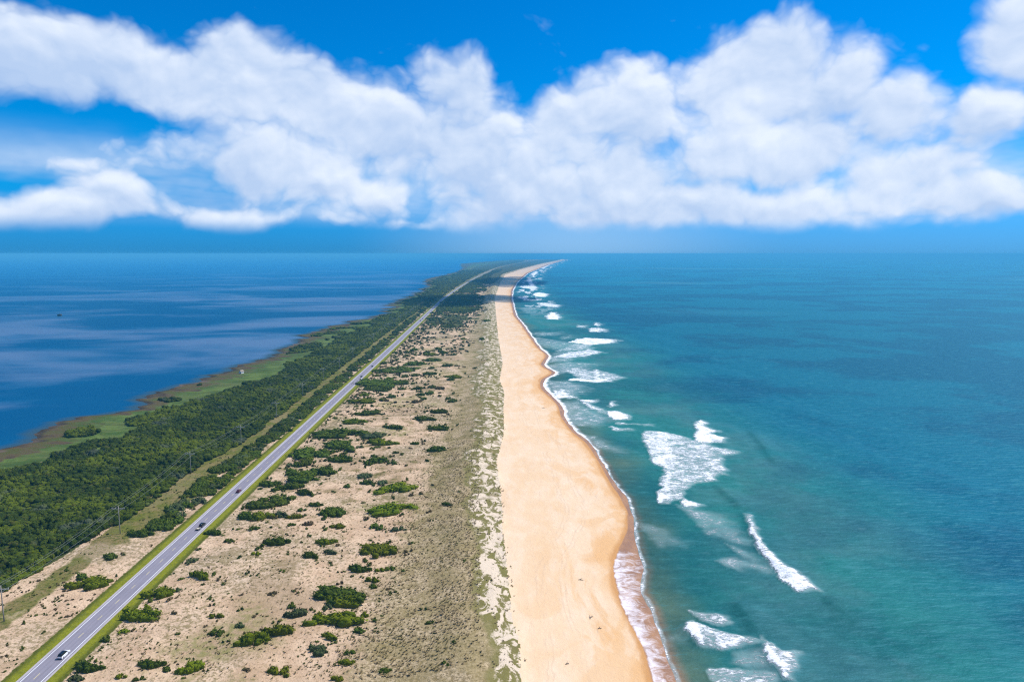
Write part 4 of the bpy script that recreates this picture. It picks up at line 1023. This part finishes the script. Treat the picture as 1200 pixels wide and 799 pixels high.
# ------------------------------------------------------------------ huts
M_WWALL, M_ROOFB, M_DWOOD = plain('white_boards', (.72, .73, .70), .7), plain('brown_shingles', (.30, .24, .19), .85), plain('dark_old_wood', (.045, .04, .035), .9)
def hut(name, wall, roofm, w, d, hw_, hr, loc, rz, stilt=0, over=.25):
    t = empty(name, loc, rz)
    bm = bmesh.new(); z0 = stilt
    v = [bm.verts.new(q) for q in ((-w/2, -d/2, z0), (w/2, -d/2, z0), (w/2, -d/2, z0+hw_), (0, -d/2, z0+hr), (-w/2, -d/2, z0+hw_), (-w/2, d/2, z0), (w/2, d/2, z0), (w/2, d/2, z0+hw_), (0, d/2, z0+hr), (-w/2, d/2, z0+hw_))]
    for f in ((0, 1, 2, 3, 4), (9, 8, 7, 6, 5), (0, 5, 6, 1), (1, 6, 7, 2), (4, 9, 5, 0)): bm.faces.new([v[k] for k in f])
    done(bm, 'wall', wall, t)
    bm = bmesh.new()
    for s in (-1, 1):
        e = (hr-hw_)/(w/2); x1 = w/2+over
        q = [(0, -d/2-over, z0+hr+.03), (s*x1, -d/2-over, z0+hr-e*x1+.03), (s*x1, d/2+over, z0+hr-e*x1+.03), (0, d/2+over, z0+hr+.03)]
        A = [bm.verts.new(k) for k in q]; B = [bm.verts.new((k[0], k[1], k[2]+.12)) for k in q]
        bm.faces.new(A); bm.faces.new(B[::-1])
        for k in range(4): bm.faces.new((A[k], A[(k+1) % 4], B[(k+1) % 4], B[k]))
    done(bm, 'roof', roofm, t)
    bm = bmesh.new(); box(bm, (0, -d/2-.03, z0+hw_*.55), (w*.3, .06, hw_*.4)); done(bm, 'window', M_GLASS, t)
    for sx_ in (-1, 1):
        for sy_ in (-1, 1):
            if stilt:
                bm = bmesh.new(); tube(bm, [(sx_*w*.42, sy_*d*.42, -4), (sx_*w*.42, sy_*d*.42, z0+.05)], .14, 6); done(bm, 'stilt', M_DWOOD, t)
    return t
X, Y = ground(283, 437.5, .4)
tag(hut('hut', M_WWALL, M_ROOFB, 2.5, 3.2, 1.7, 2.8, (float(X), float(Y), .35), R(-20)), 'small white hut with brown roof at the marsh edge', 'hut')
X, Y = ground(70, 370.6, 0)
tag(hut('duck_blind', M_DWOOD, M_DWOOD, 5.2, 4.0, 2.2, 2.9, (float(X), float(Y), 0), .2, stilt=.7), 'dark wooden hunting blind standing on stilts in the sound', 'hut')

# ------------------------------------------------------------------ driftwood on the beach
M_DRIFT = plain('grey_driftwood', (.20, .155, .12), .9)
DL = ['forked dark driftwood limb lying on the pale sand', 'short dark driftwood log beside the forked limb, towards the surf', 'thin driftwood stick on the upper beach above the swash', 'dark driftwood piece on the far beach near the sand cusps',
      'small stick of driftwood at the bottom edge of the beach']
for (px, py, l, a), lab in zip([(693, 722, 2.6, 1.1), (703, 735, 1.5, .3), (681, 679, 2.2, -.1), (637, 477.5, 3.0, .2), (665, 779, 1.3, .5)], DL):
    X, Y = ground(px, py, 1.1); X, Y = float(X), float(Y); l *= .72; bm = bmesh.new()
    pts = [(-l/2, 0, .1), (-l/6, .12*l, .17), (l/6, -.03*l, .16), (l/2, .06*l, .12)]
    tube(bm, pts, .13, 7, .05); tube(bm, [(-l/6, .12*l, .17), (l/12, .3*l, .3), (l/4, .36*l, .42)], .09, 6, .03); tube(bm, [(l/6, -.03*l, .16), (l/3, -.2*l, .2)], .07, 6, .03)
    o = tag(done(bm, 'driftwood', M_DRIFT, None, True), lab, 'driftwood', 'driftwood on the beach')
    o.location = (X, Y, float(zland(X, Y))); o.rotation_euler = (0, 0, a)

# ------------------------------------------------------------------ high clouds overhead, above the frame, that shade bands of the island and sea
M_CLOUD, g, b = material('cloud_white'); b.inputs['Base Color'].default_value = (.85, .87, .9, 1)
b.inputs['Alpha'].default_value = .45                      # thin cloud: half of the light passes each skin
def cloud(px, py, alt, w, d, seed):
    X, Y = ground(px, py, 0); X, Y = float(X), float(Y); k = alt/sdir.z
    r = np.random.default_rng(seed); bm = bmesh.new()
    for i in range(16):
        a = r.random()*6.283; q = r.random()**.5
        mtx = Matrix.Translation((math.cos(a)*q*w*.42, math.sin(a)*q*d*.42, 0)) @ Matrix.Diagonal((w*(.12+.14*r.random()), d*(.12+.16*r.random()), 30+40*r.random(), 1))
        bmesh.ops.create_icosphere(bm, subdivisions=3, radius=1, matrix=mtx)
    for v in bm.verts:
        n = float(fbm(np.array([v.co.x]), np.array([v.co.y]), 1/60, 3, seed)[0]); v.co.z = max(v.co.z*(.6+.9*n), -12); v.co.x *= .85+.3*n; v.co.y *= .85+.3*n
    o = done(bm, 'cloud', M_CLOUD, None, True); o.location = (X+sdir.x*k, Y+sdir.y*k, alt); tag(o, kind='structure')
for a in ((548, 352, 1500, 250, 380, 1), (600, 330, 2000, 240, 800, 2)): cloud(*a)

# ------------------------------------------------------------------ haze
HAZE_DENSITY, HAZE_COLOR = 1.3e-4, (.13, .63, 1.0)
hm = bpy.data.materials.new('haze_air'); hm.use_nodes = True; nt = hm.node_tree; nt.nodes.clear()
ou = nt.nodes.new('ShaderNodeOutputMaterial'); pv = nt.nodes.new('ShaderNodeVolumePrincipled')
pv.inputs['Density'].default_value = HAZE_DENSITY/K; pv.inputs['Color'].default_value = HAZE_COLOR + (1,); pv.inputs['Anisotropy'].default_value = 0.0
nt.links.new(pv.outputs[0], ou.inputs['Volume'])
bm = bmesh.new(); box(bm, (0, 21000, 50), (88400, 46600, 112)); hz = done(bm, 'haze', hm); tag(hz, kind='stuff'); hz['label'] = 'thin blue sea haze over the whole coast'

# ------------------------------------------------------------------ plan units to metres
for o in list(SC.objects):
    if o.parent is None and o.type in ('MESH', 'EMPTY'):
        o.location = o.location*K; o.scale = o.scale*K
